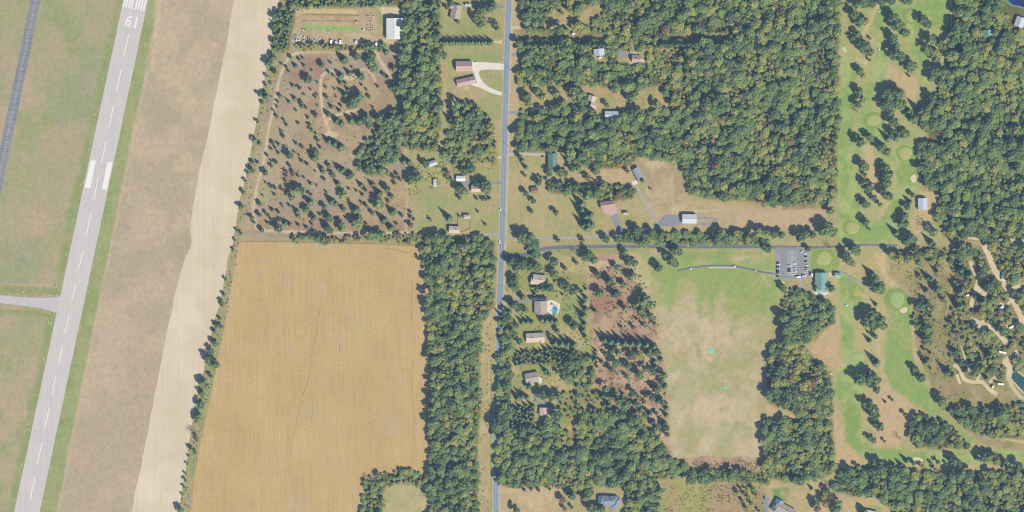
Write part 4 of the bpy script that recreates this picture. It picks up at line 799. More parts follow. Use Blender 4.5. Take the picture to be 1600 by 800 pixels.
# small farm machines
def tractor(px, py, deg, col_, label):
    r = empty('tractor', P(px, py), math.radians(deg)); tag(r, label, 'tractor')
    add('hood', box_mesh('hood', .3, 2.1, -.4, .4, .7, 1.35, PAINT[col_]), r); add('chassis', box_mesh('chassis', -1.3, 2.0, -.3, .3, .45, .72, M_tyre), r); add('cab', box_mesh('cab', -1.2, .2, -.65, .65, .75, 2.3, M_vglass), r); add('cab_roof', box_mesh('cab_roof', -1.35, .35, -.8, .8, 2.3, 2.45, PAINT['white']), r)
    for y in (-.85, .85):
        o = add('rear_wheel', WHEEL, r); o.location = (-.9, y, .8); o.scale = (2.35, 1.6, 2.35); o = add('front_wheel', WHEEL, r); o.location = (1.6, y*.85, .45); o.scale = (1.3, 1.1, 1.3)
tractor(475, 47, 30, 'black', 'dark tractor at the western end of the green crop strip'); tractor(567.5, 47, 80, 'cream', 'cream tractor at the eastern end of the green crop strip'); tractor(515, 50, 0, 'silver', 'silver tractor south of the green crop strip'); tractor(468, 17.5, 10, 'cream', 'cream tractor in the upper corner of the storage lot'); tractor(557.5, 34, 110, 'dark_green', 'dark green tractor on the brown furrows')

# ------------------------------------------------------------------ poles, lights, range furniture
M_wood = plain('weathered_pole', C(120,104,90), 0.9, 0.1); M_cer = plain('insulator', (.3,.3,.3), 0.4, 0.4)
def upole(px, py, deg, label):
    r = empty('utility_pole', P(px, py), math.radians(deg)); tag(r, label, 'utility pole', 'poles along the county road')
    n = 10; v = [(rr*math.cos(2*math.pi*i/n), rr*math.sin(2*math.pi*i/n), z) for rr, z in ((.22,0),(.14,11.5)) for i in range(n)]
    add('pole', mesh_of('pole', v, [(i,(i+1) % n,(i+1) % n+n,i+n) for i in range(n)]+[tuple(range(n, 2*n))], M_wood), r); add('crossarm', box_mesh('crossarm', -1.4, 1.4, .14, .28, 10.7, 10.9, M_wood), r)
    for x in (-1.2, -.5, .5, 1.2): add('insulator', box_mesh('insulator', x-.07, x+.07, .15, .27, 10.9, 11.2, M_cer), r)
for x, y, lab in ((801.5,113,'opposite the concrete driveway'),(797,232,'beside the gravel drive junction'),(794,341,'north of the lane junction'),(796,457,'among the roadside yards')): upole(x, y, 2, 'weathered wooden utility pole on the verge '+lab)
rl = empty('runway_light', (0, 0, 0)); tag(rl, 'small pale edge light on a round pad beside the runway', 'runway light', 'runway edge lights')
n = 12
def disc(nm, r0, r1, z0, z1, mat): 
    v = [(q*math.cos(2*math.pi*i/n), q*math.sin(2*math.pi*i/n), z) for q, z in ((r0,z0),(r1,z1)) for i in range(n)]
    return mesh_of(nm, v, [(i,(i+1) % n,(i+1) % n+n,i+n) for i in range(n)]+[tuple(range(n, 2*n))], mat)
M_pad = plain('light_pad', C(226,222,190), 0.9, 0.1)
add('pad', disc('pad', .85, .8, 0, .12, M_pad), rl); add('stem', disc('stem', .08, .08, .12, .45, M_cer), rl); add('lens', disc('lens', .16, .08, .45, .62, PAINT['cream']), rl)
spots = [(xc(y)-24.5, y) for y in (15.5+54.6*i for i in range(15))]+[(xc(y)+23.5, y) for y in (19.5+54.6*i for i in range(15))]
for i, (x, y) in enumerate(spots):
    if 455 < y < 495 and x < 110: continue
    o = rl if i == 0 else copy_tree(rl); o.location = P(x, y)
for i, (x, y) in enumerate([(65,464),(70.5,463),(76.5,462),(82.5,461.5),(89.5,461),(92,453),(66,486),(71,487.5),(77,489.5),(83,492),(14,459.5),(80,505)]):
    o = copy_tree(rl); o.location = P(x, y); tag(o, 'small pale edge light on a round pad beside the taxiway connector', 'runway light', 'taxiway edge lights')
def board(px, py, deg, w, h, label):
    r = empty('airfield_sign', P(px, py), math.radians(deg)); tag(r, label, 'sign'); add('panel', box_mesh('panel', -w, w, -.15, .15, .3, h, PAINT['cream']), r)
    for s in (-1, 1): add('post', box_mesh('post', s*w*.7-.05, s*w*.7+.05, -.05, .05, 0, .3, M_cer), r)
    add('slab', box_mesh('slab', -w-.3, w+.3, -.7, .7, 0, .08, M_pad), r)
board(87, 447.5, 5, 1.3, 1.2, 'pale airfield sign board north of the taxiway connector'); board(37, 455, 70, 1.2, 1.2, 'pale airfield sign board near the pink hold line'); board(75, 504, 20, 1.3, 1.2, 'pale airfield sign board south of the taxiway connector')
for i, (x, y) in enumerate(((224,133),(234,134.5))): board(x, y, 12, .9, .9, ['pale glide path box on the grass strip edge of the runway','pale glide path box on the dry field beside the runway'][i])
# driving range targets and mats
M_turq = plain('turquoise_mat', C(142,214,186), 0.9, 0.1); M_red = plain('red_flag_cloth', (.45,.06,.05), 0.8, 0.1)
for i, (x, y, rx, ry) in enumerate(((1111.8,548,4.2,4.2),(1133,605.8,4.2,3.0))):
    r = empty('range_target', P(x, y)); tag(r, ['round turquoise range target in the middle of the driving range','diamond-shaped turquoise range target far down the driving range'][i], 'target')
    q = ell(0, 0, rx, ry, 0, 18 if i == 0 else 4, 0.0); add('target_mat', mesh_of('target_mat', [(a, b_, .12) for a, b_ in q]+[(a*1.04, b_*1.04, 0) for a, b_ in q], [tuple(range(len(q)))]+[(k, (k+1) % len(q), (k+1) % len(q)+len(q), k+len(q))[::-1] for k in range(len(q))], M_turq), r)
    add('flag_pole', box_mesh('flag_pole', -.05, .05, -.05, .05, .1, 2.6, PAINT['white']), r); add('flag', mesh_of('flag', [(.05,0,2.0),(1.0,.15,2.3),(.05,0,2.6)], [(0,1,2)], M_red), r)
hm = empty('hitting_mat', (0, 0, 0)); tag(hm, 'pale square hitting mat in the row along the range path', 'mat', 'hitting mats on the range tee')
add('mat', box_mesh('mat', -1.1, 1.1, -1.1, 1.1, 0, .06, plain('hitting_mat_top', C(224,212,200), 0.9, 0.1)), hm); add('rubber_edge', box_mesh('rubber_edge', -1.25, 1.25, -1.35, -1.1, 0, .1, M_pal), hm)
for i in range(14):
    o = hm if i == 0 else copy_tree(hm); o.location = P(1108+3.1*i, 417.9+abs(i-7)*.05, .11)
def cart(px, py, deg, label):
    r = empty('golf_cart', P(px, py, .1), math.radians(deg)); tag(r, label, 'golf cart')
    add('body', prism('body', [(-1.2,.3),(-1.2,.8),(-.3,.85),(-.2,.5),(.5,.5),(.8,.9),(1.2,.7),(1.25,.3)], .6, PAINT['white']), r); add('roof', box_mesh('roof', -1.1, .7, -.65, .65, 1.85, 1.95, PAINT['white']), r)
    for x in (-1.0, .6):
        for y in (-.58, .58): add('post', box_mesh('post', x-.03, x+.03, y-.03, y+.03, .8, 1.85, M_cer), r)
    for x in (-.8, .8):
        for y in (-.55, .55): o = add('wheel', WHEEL, r); o.location = (x, y, .25); o.scale = (.7, .8, .7)
    add('seat', box_mesh('seat', -.4, .1, -.55, .55, .85, 1.0, M_vglass), r)
for x, y, d, lab in ((1180.5,423,-10,'white golf cart on the range path near the car park'),(1148,416,0,'white golf cart at the end of the hitting mats'),(1079.5,420,10,'white golf cart alone at the far end of the range path'),(1374.5,17.5,0,'white golf cart on the upper fairway edge'),(1373.5,77,60,'white golf cart beside the upper fairway trees'),(1323,477,20,'white golf cart near the first tee boxes'),(1299,583.5,0,'white golf cart on the tan rough below the grove')): cart(x, y, d, lab)
fp = empty('fire_ring', P(728.3,138.3)); tag(fp, 'round pale stone ring behind the mauve-roofed house', 'fire ring')
for k in range(14): a = k*math.pi/7; o = add('stone', box_mesh('stone', -.55, .55, -.35, .35, 0, .5, M_conc), fp); o.location = (2.3*math.cos(a), 2.3*math.sin(a), 0); o.rotation_euler.z = a+math.pi/2
add('ash_bed', disc('ash_bed', 2.1, 2.1, 0, .1, plain('ash', C(200,190,180), .9, .1)), fp)
tr = empty('trampoline', P(949,754.3)); tag(tr, 'dark round trampoline north of the hip-roofed house', 'trampoline'); add('bed', disc('bed', 2.6, 2.6, .8, .85, M_tyre), tr); add('rim', disc('rim', 3.0, 2.9, .72, .8, PAINT['navy']), tr)
for k in range(6): a = k*math.pi/3; o = add('leg', box_mesh('leg', -.05, .05, -.05, .05, 0, .75, M_cer), tr); o.location = (2.75*math.cos(a), 2.75*math.sin(a), 0)

# ------------------------------------------------------------------ trees: crowns of many leaf clumps, trunk with limbs
def leafmat(name, stops):
    t = NT(name); t.b.inputs['Roughness'].default_value = 0.7; t.b.inputs['Specular IOR Level'].default_value = 0.12
    oi = t.node('ShaderNodeObjectInfo'); cr = t.node('ShaderNodeValToRGB'); t.link(oi.outputs['Random'], cr.inputs[0]); e = cr.color_ramp.elements
    while len(e) < len(stops): e.new(0.5)
    for el, (p, c) in zip(e, stops): el.position = p; el.color = C(*c)+(1,)
    at = t.node('ShaderNodeAttribute', attribute_name='tone')
    c = t.mix(t.rng(at.outputs['Fac'], 0, 1, 0, 1), t.scalecol(cr.outputs[0], t.rng(at.outputs['Fac'], 0, 1, 0.72, 0.98)), t.scalecol(t.mix(0.35, cr.outputs[0], C(168,180,120)), t.rng(at.outputs['Fac'], 0, 1, 0.8, 1.25)))
    t.base(c)
    tr_ = t.node('ShaderNodeBsdfTranslucent'); t.link(c, tr_.inputs['Color']); ms = t.node('ShaderNodeMixShader'); ms.inputs[0].default_value = 0.14
    t.link(t.b.outputs[0], ms.inputs[1]); t.link(tr_.outputs[0], ms.inputs[2]); t.link(ms.outputs[0], t.n['Material Output'].inputs['Surface']); return t.m
LM = {
 'oak': leafmat('oak_leaves', [(0,(112,144,112)),(.3,(130,160,116)),(.62,(146,172,116)),(.86,(166,182,116)),(1,(184,188,122))]),
 'dark': leafmat('dark_oak_leaves', [(0,(102,132,109)),(.5,(116,147,113)),(1,(138,162,116))]),
 'yellow': leafmat('yellowing_leaves', [(0,(170,178,114)),(.5,(184,184,118)),(1,(198,186,122))]),
 'orange': leafmat('orange_leaves', [(0,(204,172,116)),(.5,(206,156,118)),(1,(200,178,118))]),
 'bare': leafmat('thin_grey_twigs', [(0,(166,164,160)),(.5,(180,174,168)),(1,(160,156,152))]),
 'russet': leafmat('russet_leaves', [(0,(160,130,116)),(.5,(168,142,120)),(1,(166,124,112))]),
 'cedar': leafmat('cedar_needles', [(0,(98,126,110)),(.5,(110,140,118)),(1,(130,152,118))]),
 'pine': leafmat('pine_needles', [(0,(122,150,118)),(.5,(140,168,124)),(1,(164,182,126))]),
 'spruce': leafmat('spruce_needles', [(0,(110,142,118)),(.5,(122,156,124)),(1,(142,166,124))]),
}
M_bark = plain('bark', (.075,.055,.04), 0.95, 0.1, 0.2, 2.0)
def trunk_geo(ratio, conifer, rr):
    V_ = []; F_ = []; n = 6
    def tube(a, b, ra, rb):
        a, b = Vector(a), Vector(b); d = (b-a).normalized(); x = d.orthogonal().normalized(); y = d.cross(x); k = len(V_)
        for c, r_ in ((a, ra), (b, rb)): V_.extend([c+(x*math.cos(2*math.pi*i/n)+y*math.sin(2*math.pi*i/n))*r_ for i in range(n)])
        F_.extend([(k+i, k+(i+1) % n, k+n+(i+1) % n, k+n+i) for i in range(n)])
    H = ratio
    if conifer: tube((0,0,0), (0,0,H*.92), .09, .015)
    else:
        tube((0,0,0), (.02,.01,H*.45), .085, .055)
        for i in range(5):
            a = i*1.3+rr.random(); tube((.02,.01,H*(.3+.03*i)), (.5*math.cos(a), .5*math.sin(a), H*(.6+.05*rr.random())), .035, .012)
    return [Vector((v.x, v.y, v.z/H)) for v in V_], F_
ICO = None
def crown_geo(kind, seed):
    global ICO
    rr = random.Random(seed); V_ = []; F_ = []; T_ = []
    if ICO is None:
        bm = bmesh.new(); bmesh.ops.create_icosphere(bm, subdivisions=2, radius=1); bm.verts.index_update(); ICO = ([v.co.copy() for v in bm.verts], [tuple(v.index for v in f.verts) for f in bm.faces]); bm.free()
    def leaf(p, nrm, s, tone, asp=1.0):
        x = nrm.orthogonal().normalized(); x.rotate(Matrix.Rotation(rr.uniform(0, 6.28), 3, nrm)); y = nrm.cross(x); k = len(V_)
        q = [p-x*s-y*s*asp*.6, p+x*s*.7-y*s*asp, p+x*s+y*s*asp*.7, p-x*s*.6+y*s*asp]
        V_.extend(q); F_.append((k, k+1, k+2, k+3)); T_.extend([tone]*4)
    if kind in ('broad', 'thin', 'dome'):
        H = 2.3; lobes = []; fl = .62 if kind == 'dome' else 1.0; solid = kind != 'thin'
        nl = rr.randint(9, 12)
        lobes.append((Vector((0, 0, H*.74)), .46))
        for i in range(nl):
            a = i*2.399+rr.uniform(-.3, .3); d = rr.uniform(.38, .66); lobes.append((Vector((d*math.cos(a)*1.06, d*math.sin(a)*1.06, H*(rr.uniform(.58, .73) if kind == 'dome' else rr.uniform(.36, .74)))), rr.uniform(.28, .44)))
        if solid:
            for c, r_ in lobes:
                k = len(V_); V_.extend([c+Vector((v.x*r_*.8, v.y*r_*.8, v.z*r_*.72*fl))*rr.uniform(.8, 1.06) for v in ICO[0]]); F_.extend([tuple(i+k for i in f) for f in ICO[1]]); T_.extend([rr.uniform(.2, .7) for _ in ICO[0]])
        per = 62 if solid else 22
        for c, r_ in lobes:
            lt = rr.uniform(-.15, .15)
            for i in range(per):
                z = rr.uniform(-.45, 1); a = rr.uniform(0, 6.283); s_ = math.sqrt(1-z*z); nn = Vector((s_*math.cos(a), s_*math.sin(a), z)); p = c+Vector((nn.x, nn.y, nn.z*fl))*r_*rr.uniform(.8, 1.12)
                if any((p-c2).length < r2*.7 for c2, r2 in lobes if c2 is not c): continue
                nn = (nn+Vector((rr.uniform(-.6, .6), rr.uniform(-.6, .6), rr.uniform(-.3, .6)+(.5 if kind == 'dome' else 0)))).normalized()
                leaf(p, nn, rr.uniform(.04, .088) if solid else rr.uniform(.03, .07), min(1, max(0, rr.random()+lt)))
    else:
        H = 2.5; n = 9; k = len(V_)
        core = .62 if kind == 'cone' else .7; pw = .9 if kind == 'cone' else .6
        for j in range(6):
            z = .06+.9*j/5; r_ = core*(1.02-z)**pw; V_.extend([Vector((r_*rr.uniform(.85, 1.15)*math.cos(2*math.pi*i/n), r_*rr.uniform(.85, 1.15)*math.sin(2*math.pi*i/n), z*H)) for i in range(n)]); T_.extend([rr.uniform(.1, .5) for _ in range(n)])
        for j in range(5):
            for i in range(n): F_.append((k+j*n+i, k+j*n+(i+1) % n, k+(j+1)*n+(i+1) % n, k+(j+1)*n+i))
        F_.append(tuple(k+5*n+i for i in range(n)))
        lay = 13
        for j in range(lay):
            z = .05+.92*j/(lay-1); rad = (1.03-z)**pw; m = max(4, int(17*rad**.8))
            for i in range(m):
                a = 2*math.pi*(i+rr.random()*.8)/m+j; L_ = rad*rr.uniform(.75, 1.12); d = Vector((math.cos(a), math.sin(a), 0)); sd_ = Vector((-math.sin(a), math.cos(a), 0)); w = rr.uniform(.08, .15)*(1 if L_ > .3 else .8)
                b_ = d*L_*.25+Vector((0, 0, z*H+.06)); t_ = d*L_+Vector((0, 0, z*H-.16*L_-.04+rr.uniform(-.05, .05))); mid = d*L_*.68+Vector((0, 0, z*H+rr.uniform(-.02, .08))); kk = len(V_); tone = rr.random()
                V_.extend([b_, mid+sd_*w, t_, mid-sd_*w]); F_.append((kk, kk+1, kk+2, kk+3)); T_.extend([tone]*4)
    return [Vector((v.x, v.y, v.z/H)) for v in V_], F_, T_, H
def mk_mesh(name, V_, F_, T_, mats, mi=None):
    m = bpy.data.meshes.new(name); m.from_pydata([tuple(v) for v in V_], [], F_); m.update()
    at = m.attributes.new('tone', 'FLOAT', 'POINT'); at.data.foreach_set('value', np.array(T_, dtype=np.float32))
    for x in mats: m.materials.append(x)
    if mi is not None: m.polygons.foreach_set('material_index', np.array(mi, dtype=np.int32))
    return m
SH = {}
rr5 = random.Random(5)
for kind, nvar in (('broad', 9), ('dome', 9), ('thin', 3), ('cone', 5), ('pinecone', 4)):
    SH[kind] = []
    for i in range(nvar):
        V_, F_, T_, H = crown_geo(kind, 100*i+len(kind)); tv, tf = trunk_geo(H, kind in ('cone', 'pinecone'), rr5)
        SH[kind].append((V_, F_, T_, tv, tf, mk_mesh('crown', V_, F_, T_, [LM['oak']]), mesh_of('trunk', tv, tf, M_bark)))
PROTO = bpy.data.collections.new('woodland_sources'); PICK = {}
def proto(key, kind, lm, nvar=None):
    PICK[key] = []
    for V_, F_, T_, tv, tf, _, _ in SH[kind][:nvar]:
        n0 = len(V_); i = len(PROTO.objects)
        m = mk_mesh('woodland_tree', V_+tv, F_+[tuple(q+n0 for q in f) for f in tf], T_+[.5]*len(tv), [LM[lm], M_bark], [0]*len(F_)+[1]*len(tf))
        PROTO.objects.link(bpy.data.objects.new('woodland_tree_%03d' % i, m)); PICK[key].append(i)
proto('oak', 'dome', 'oak'); proto('dark', 'dome', 'dark', 7); proto('yellow', 'dome', 'yellow', 6); proto('orange', 'dome', 'orange', 3); proto('bare', 'thin', 'bare'); proto('russet', 'broad', 'russet', 3); proto('cedar', 'pinecone', 'cedar'); proto('pine', 'broad', 'pine', 7); proto('spruce', 'cone', 'spruce')
SHAPE = {'oak':'broad','dark':'broad','yellow':'broad','orange':'broad','bare':'thin','russet':'broad','cedar':'pinecone','pine':'broad','spruce':'cone'}
def forest_nodes():
    g = bpy.data.node_groups.new('woodland_growth', 'GeometryNodeTree'); g.interface.new_socket('Geometry', in_out='INPUT', socket_type='NodeSocketGeometry'); g.interface.new_socket('Geometry', in_out='OUTPUT', socket_type='NodeSocketGeometry')
    N = g.nodes; gi = N.new('NodeGroupInput'); go = N.new('NodeGroupOutput'); ip = N.new('GeometryNodeInstanceOnPoints'); ci = N.new('GeometryNodeCollectionInfo')
    ci.inputs['Collection'].default_value = PROTO; ci.inputs['Separate Children'].default_value = True; ci.inputs['Reset Children'].default_value = True
    def nat(nm, ty): a = N.new('GeometryNodeInputNamedAttribute'); a.data_type = ty; a.inputs['Name'].default_value = nm; return a.outputs['Attribute']
    er = N.new('FunctionNodeEulerToRotation'); g.links.new(nat('turn', 'FLOAT_VECTOR'), er.inputs[0]); ip.inputs['Pick Instance'].default_value = True
    g.links.new(gi.outputs[0], ip.inputs['Points']); g.links.new(ci.outputs[0], ip.inputs['Instance']); g.links.new(nat('pick', 'INT'), ip.inputs['Instance Index']); g.links.new(er.outputs[0], ip.inputs['Rotation']); g.links.new(nat('size', 'FLOAT_VECTOR'), ip.inputs['Scale']); g.links.new(ip.outputs[0], go.inputs[0]); return g
GN = forest_nodes()
def height(look, r):
    if look == 'cedar': return 1.0+1.75*r
    if look == 'spruce': return 1.5+2.0*r
    if look == 'pine': return min(15, 2.5+1.6*r)
    return min(16, 2.6+1.3*r)
TREES = []                                                   # (x, y, r, look, place, fixed)
def TL(ox, oy, look, place, pts, k=4.0, alt=None, sub=0.22):
    for p in pts:
        lk = p[3] if len(p) > 3 else (alt if alt and p[2] >= 8 and R.random() < .6 else look)
        r = p[2]*0.96; r *= .88 if place is MD else 1.0; TREES.append((ox+p[0]/k+sub*r, oy+p[1]/k+sub*r, r, lk, place))
MD = 'in the brushy meadow between the tilled field and the pine belt'
TL(400,0,'cedar',MD,[(215,355,4),(190,420,3),(245,410,5),(205,445,3),(270,370,3),(290,360,3),(300,410,4),(410,405,6),(455,450,3),(465,390,3),(545,370,9),(625,350,8),(320,495,9),(230,535,4),(270,550,4),(385,515,2.5),(435,545,3),(525,470,7),(525,515,5),(580,455,6),(650,475,8),(485,470,3),(490,555,3),(525,565,4),(555,590,7),(575,560,5),(150,600,4),(135,635,3),(130,665,3),(205,635,4),(240,615,5),(285,640,4),(285,660,5),(315,675,3),(370,605,3),(385,660,2),(440,605,4),(500,605,2),(470,665,5),(520,690,4),(530,660,3),(610,640,10,'pine'),(585,655,9),(640,600,10,'pine'),(705,605,4),(730,670,3),(130,730,3.5),(175,750,3),(190,780,3.5),(265,770,3),(325,735,4),(335,780,4),(370,715,5),(450,715,5),(500,750,8),(530,770,7),(590,750,8),(640,755,9),(690,740,10,'pine'),(700,775,8),(710,385,11,'oak'),(735,420,9,'oak'),(860,430,6,'yellow'),(820,480,5),(795,465,4),(880,560,9,'pine'),(855,545,8),(810,320,7),(690,290,10,'dark'),(720,340,9,'dark'),(800,760,11,'pine'),(770,750,9,'pine'),(840,740,9,'pine'),(830,790,9,'pine'),(60,470,3),(90,520,2.5),(340,560,2.5),(110,690,2.5),(250,690,2.5),(300,590,2.5),(430,690,3),(160,400,2.5),(350,440,3),(380,590,2.5),(560,520,3),(600,420,3),(660,530,3),(760,540,3),(690,560,2.5)])
TL(400,200,'cedar',MD,[(20,95,5),(10,215,4),(55,275,6),(95,130,3),(105,95,4),(140,100,4),(170,50,4),(160,20,3),(120,120,3),(140,155,4),(95,205,3),(95,235,4),(125,215,4),(250,95,4),(290,120,4),(345,10,4),(375,35,2.5),(205,165,8),(360,180,9),(370,150,7),(385,75,4),(400,120,4),(285,205,4),(320,225,4),(210,235,4),(190,275,4),(230,275,4),(190,300,3,'russet'),(230,295,3),(265,300,3),(300,310,2.5),(410,250,5),(415,270,5),(455,235,5,'russet'),(525,115,9),(490,95,8),(450,80,7),(535,260,8),(515,250,6),(480,290,6),(425,320,3.5),(510,345,6),(575,300,7),(595,290,6),(185,330,3),(230,350,3),(340,345,4),(380,360,2),(95,365,4),(120,375,4),(165,385,4,'russet'),(200,405,4,'russet'),(240,390,11,'pine'),(275,385,9),(220,430,7),(115,415,3.5),(340,415,4),(540,415,9,'oak'),(335,460,8),(25,475,5),(165,485,3),(210,485,3),(470,455,8),(495,470,6),(425,490,6),(310,505,8,'dark'),(255,520,6),(260,545,5),(100,510,4),(140,525,3.5),(60,530,4),(20,540,5),(75,545,4),(360,560,6),(95,570,3),(70,590,3.5),(140,620,9),(180,590,6),(210,600,5),(265,605,4),(315,620,4),(350,600,3),(35,635,5),(150,575,4),(455,560,8),(445,620,8),(460,635,7),(535,615,10,'oak'),(620,510,10),(625,590,11,'pine'),(640,560,8),(725,530,5),(760,470,12,'pine'),(795,570,9),(840,620,8),(850,520,8),(910,545,4),(965,525,3),(965,555,4),(985,570,3.5),(965,605,6,'russet'),(690,485,4),(660,465,3),(580,380,3),(625,390,3),(665,415,4),(685,385,4),(725,350,6),(655,355,6),(815,375,8),(765,405,8),(745,430,6),(545,505,5),(720,640,6),(760,665,11,'oak'),(70,170,3),(240,150,2.5),(270,170,2.5),(60,340,2.5),(300,440,2.5),(370,270,2.5),(440,400,2.5),(400,540,3),(560,560,3),(690,600,3,'russet'),(700,640,3),(360,640,3,'russet'),(880,600,3,'russet'),(580,450,3),(40,420,2.5),(860,310,5,'russet'),(880,290,4,'russet'),(820,280,5,'oak'),(870,350,4,'yellow'),(900,320,4,'russet'),(850,430,5,'yellow'),(830,460,4,'yellow')])
YW = 'on the lawns between the pine belt and the county road'
TL(400,200,'oak',YW,[(1000,275,10,'bare'),(960,320,8,'dark'),(1000,300,9,'dark'),(1055,225,7,'dark'),(950,210,6,'cedar'),(920,205,6,'cedar'),(1140,340,6,'bare'),(1200,315,4),(1225,320,3),(1195,280,5,'russet'),(1290,390,9,'dark'),(1265,380,8,'dark'),(1300,260,8,'dark'),(1340,250,8,'dark'),(1335,225,6,'dark'),(1430,360,10,'dark'),(1410,340,8,'dark'),(1440,385,7,'dark'),(1270,435,4,'cedar'),(1380,440,3,'cedar'),(1415,445,3,'cedar'),(1435,445,3,'cedar'),(1458,440,3.5,'cedar'),(1200,558,8,'spruce'),(1385,520,2.5,'cedar'),(1432,602,3.2,'cedar'),(1270,550,2.5,'cedar'),(1375,345,7,'dark'),(1090,575,3,'yellow')])
TL(400,0,'dark',YW,[(1400,60,9),(1450,50,8),(1480,45,6),(1370,110,8),(1400,150,8),(1440,130,9,'bare'),(1490,150,6),(1260,135,4),(1190,45,4,'russet'),(1220,15,5),(1170,345,6,'cedar'),(1285,650,7,'spruce'),(1290,690,8,'spruce'),(1330,730,11,'pine'),(1370,760,10,'pine'),(1260,740,8,'pine'),(1400,720,7,'pine'),(1435,725,6,'spruce'),(1460,750,3,'cedar'),(1210,745,6,'spruce'),(1250,780,9,'pine'),(1300,780,9,'pine'),(1350,790,9,'pine'),(1410,790,8,'pine'),(1480,20,5),(1510,180,5,'yellow'),(1120,60,7,'spruce'),(1100,30,8,'pine'),(1110,110,7)])
TL(400,0,'spruce','in the dense row south of the brown-roofed house',[(1150+20*i,262+(i % 2)*4,5.2) for i in range(17)])
NC = 'in the wooded lots east of the county road'
TL(800,0,'oak',NC,[(85,600,9,'dark'),(95,640,7,'dark'),(180,600,8,'yellow'),(150,570,7),(270,580,8),(410,590,13,'dark'),(430,620,11),(380,570,10),(310,640,8),(280,670,6),(590,655,5,'dark'),(640,555,7),(765,600,8),(770,690,9,'dark'),(900,660,8),(990,640,7,'yellow'),(150,730,8,'yellow'),(390,720,10,'yellow'),(490,690,7),(730,610,7),(345,190,4),(385,145,4,'dark'),(310,80,4),(130,120,7),(110,60,6)])
TL(800,0,'dark','in the straight hedge south of the shaded lane',[(60+14.5*i+R.uniform(-5, 5),286+R.uniform(-5, 5),R.uniform(2.6, 4),R.choice(['dark', 'oak', 'oak'])) for i in range(38)]+[(920+14.5*i+R.uniform(-5, 5),282+R.uniform(-5, 5),R.uniform(2.6, 4),R.choice(['dark', 'oak', 'oak'])) for i in range(30)])
GU = 'on the upper golf holes'
TL(1200,0,'dark',GU,[(560,130,10),(530,90,8),(600,130,7,'orange'),(550,210,7),(590,290,12),(620,320,9),(555,270,8),(525,240,6),(565,440,7),(585,470,5,'yellow'),(560,570,8),(580,620,7,'yellow'),(555,650,7),(550,690,6,'bare'),(790,150,12),(770,110,10),(850,200,8),(820,160,8),(770,240,9),(790,280,7),(780,330,12),(820,350,9),(880,410,11),(950,120,9),(990,150,8),(1000,250,10,'pine'),(990,310,9),(1040,330,9,'yellow'),(1060,270,8),(1090,290,7),(1130,200,8),(1040,360,8),(740,590,13),(790,580,13),(760,640,12),(810,640,11),(720,660,9),(760,700,8),(770,760,9),(1030,450,10),(1080,440,9),(1010,480,8),(1060,510,9),(870,690,7,'spruce'),(900,740,9),(940,690,9,'spruce'),(1010,620,10),(1060,640,9),(960,760,8),(635,240,2.5,'cedar'),(630,375,2.5,'cedar'),(880,475,2.5,'cedar'),(590,20,9),(640,15,8),(700,5,8),(760,2,8),(840,5,7),(880,10,5),(540,30,7),(1150,60,6)])
TL(1200,200,'dark',GU,[(560,80,9),(540,60,7),(620,50,7),(640,70,5),(700,120,9),(730,140,8),(740,60,7,'spruce'),(790,50,9,'spruce'),(770,30,8),(840,30,9),(580,225,9),(600,240,7),(600,290,4),(590,335,7),(620,370,8),(640,350,5,'yellow'),(650,430,6),(600,470,8),(585,450,6),(695,475,4),(720,240,8),(740,280,9),(730,340,9),(720,300,8),(700,250,6),(735,420,9),(710,400,7),(595,580,8),(630,632,2.5,'cedar'),(895,415,5,'cedar'),(880,460,5,'cedar'),(860,490,6),(840,545,8),(850,590,7),(820,590,8),(790,650,7,'spruce'),(870,680,10),(850,700,9),(900,690,7),(1010,710,7,'spruce'),(1030,730,6,'spruce'),(980,620,9,'bare'),(1020,640,9),(380,510,8,'pine'),(350,620,12),(390,640,10),(330,640,8),(190,670,9),(230,660,7),(270,660,7),(380,740,6,'bare'),(530,750,9),(550,770,7),(480,785,7),(900,745,6),(930,740,4),(75,660,7),(30,660,7)],sub=.26)
GM = 'on the lower golf holes'
TL(1200,400,'dark',GM,[(490,20,9),(520,40,7,'yellow'),(640,110,7,'spruce'),(680,190,12),(650,190,9),(660,140,8),(670,300,4,'spruce'),(630,370,13),(680,400,13),(600,400,11),(640,430,9),(710,430,8),(625,475,2.5,'cedar'),(665,500,4.5),(630,525,5,'spruce'),(670,660,8,'spruce'),(650,640,6,'spruce'),(620,750,13),(660,770,10),(560,760,11),(90,200,6),(85,185,5),(385,195,7),(295,190,3,'cedar'),(250,-45,4,'dark'),(240,-50,5)])
TL(1200,600,'dark',GM,[(670,30,7),(640,150,11),(650,180,10),(610,120,9),(690,260,8),(660,245,6),(650,345,6),(630,335,5),(725,355,3,'russet'),(770,95,3,'cedar'),(730,110,2.5,'cedar'),(850,185,4,'cedar'),(690,485,7),(650,480,7),(780,500,4,'cedar'),(825,500,4.5,'cedar'),(860,475,5,'cedar'),(905,490,4,'cedar'),(1015,490,3,'cedar'),(1055,485,4,'cedar'),(1110,495,3,'cedar'),(1150,470,9),(1180,490,8),(1360,450,9),(1330,450,8),(1400,440,6),(1470,480,6),(1550,500,8),(930,385,4),(815,335,5,'bare'),(1230,380,7),(1300,460,5,'spruce'),(1490,520,7),(1420,480,7,'yellow'),(960,510,4,'yellow'),(1040,530,4,'orange')])
SY = 'in the yard clearing beside the angled house'
TL(1200,600,'oak',SY,[(140,600,3,'cedar'),(270,650,3.5,'cedar'),(360,660,6,'dark'),(380,690,7,'bare'),(290,740,7,'dark'),(300,770,7,'russet'),(350,740,7,'orange'),(410,770,10),(430,740,8),(340,700,6,'orange'),(380,640,6,'bare'),(590,795,7,'dark')])
EL = 'on the lawns north of the golf drive'
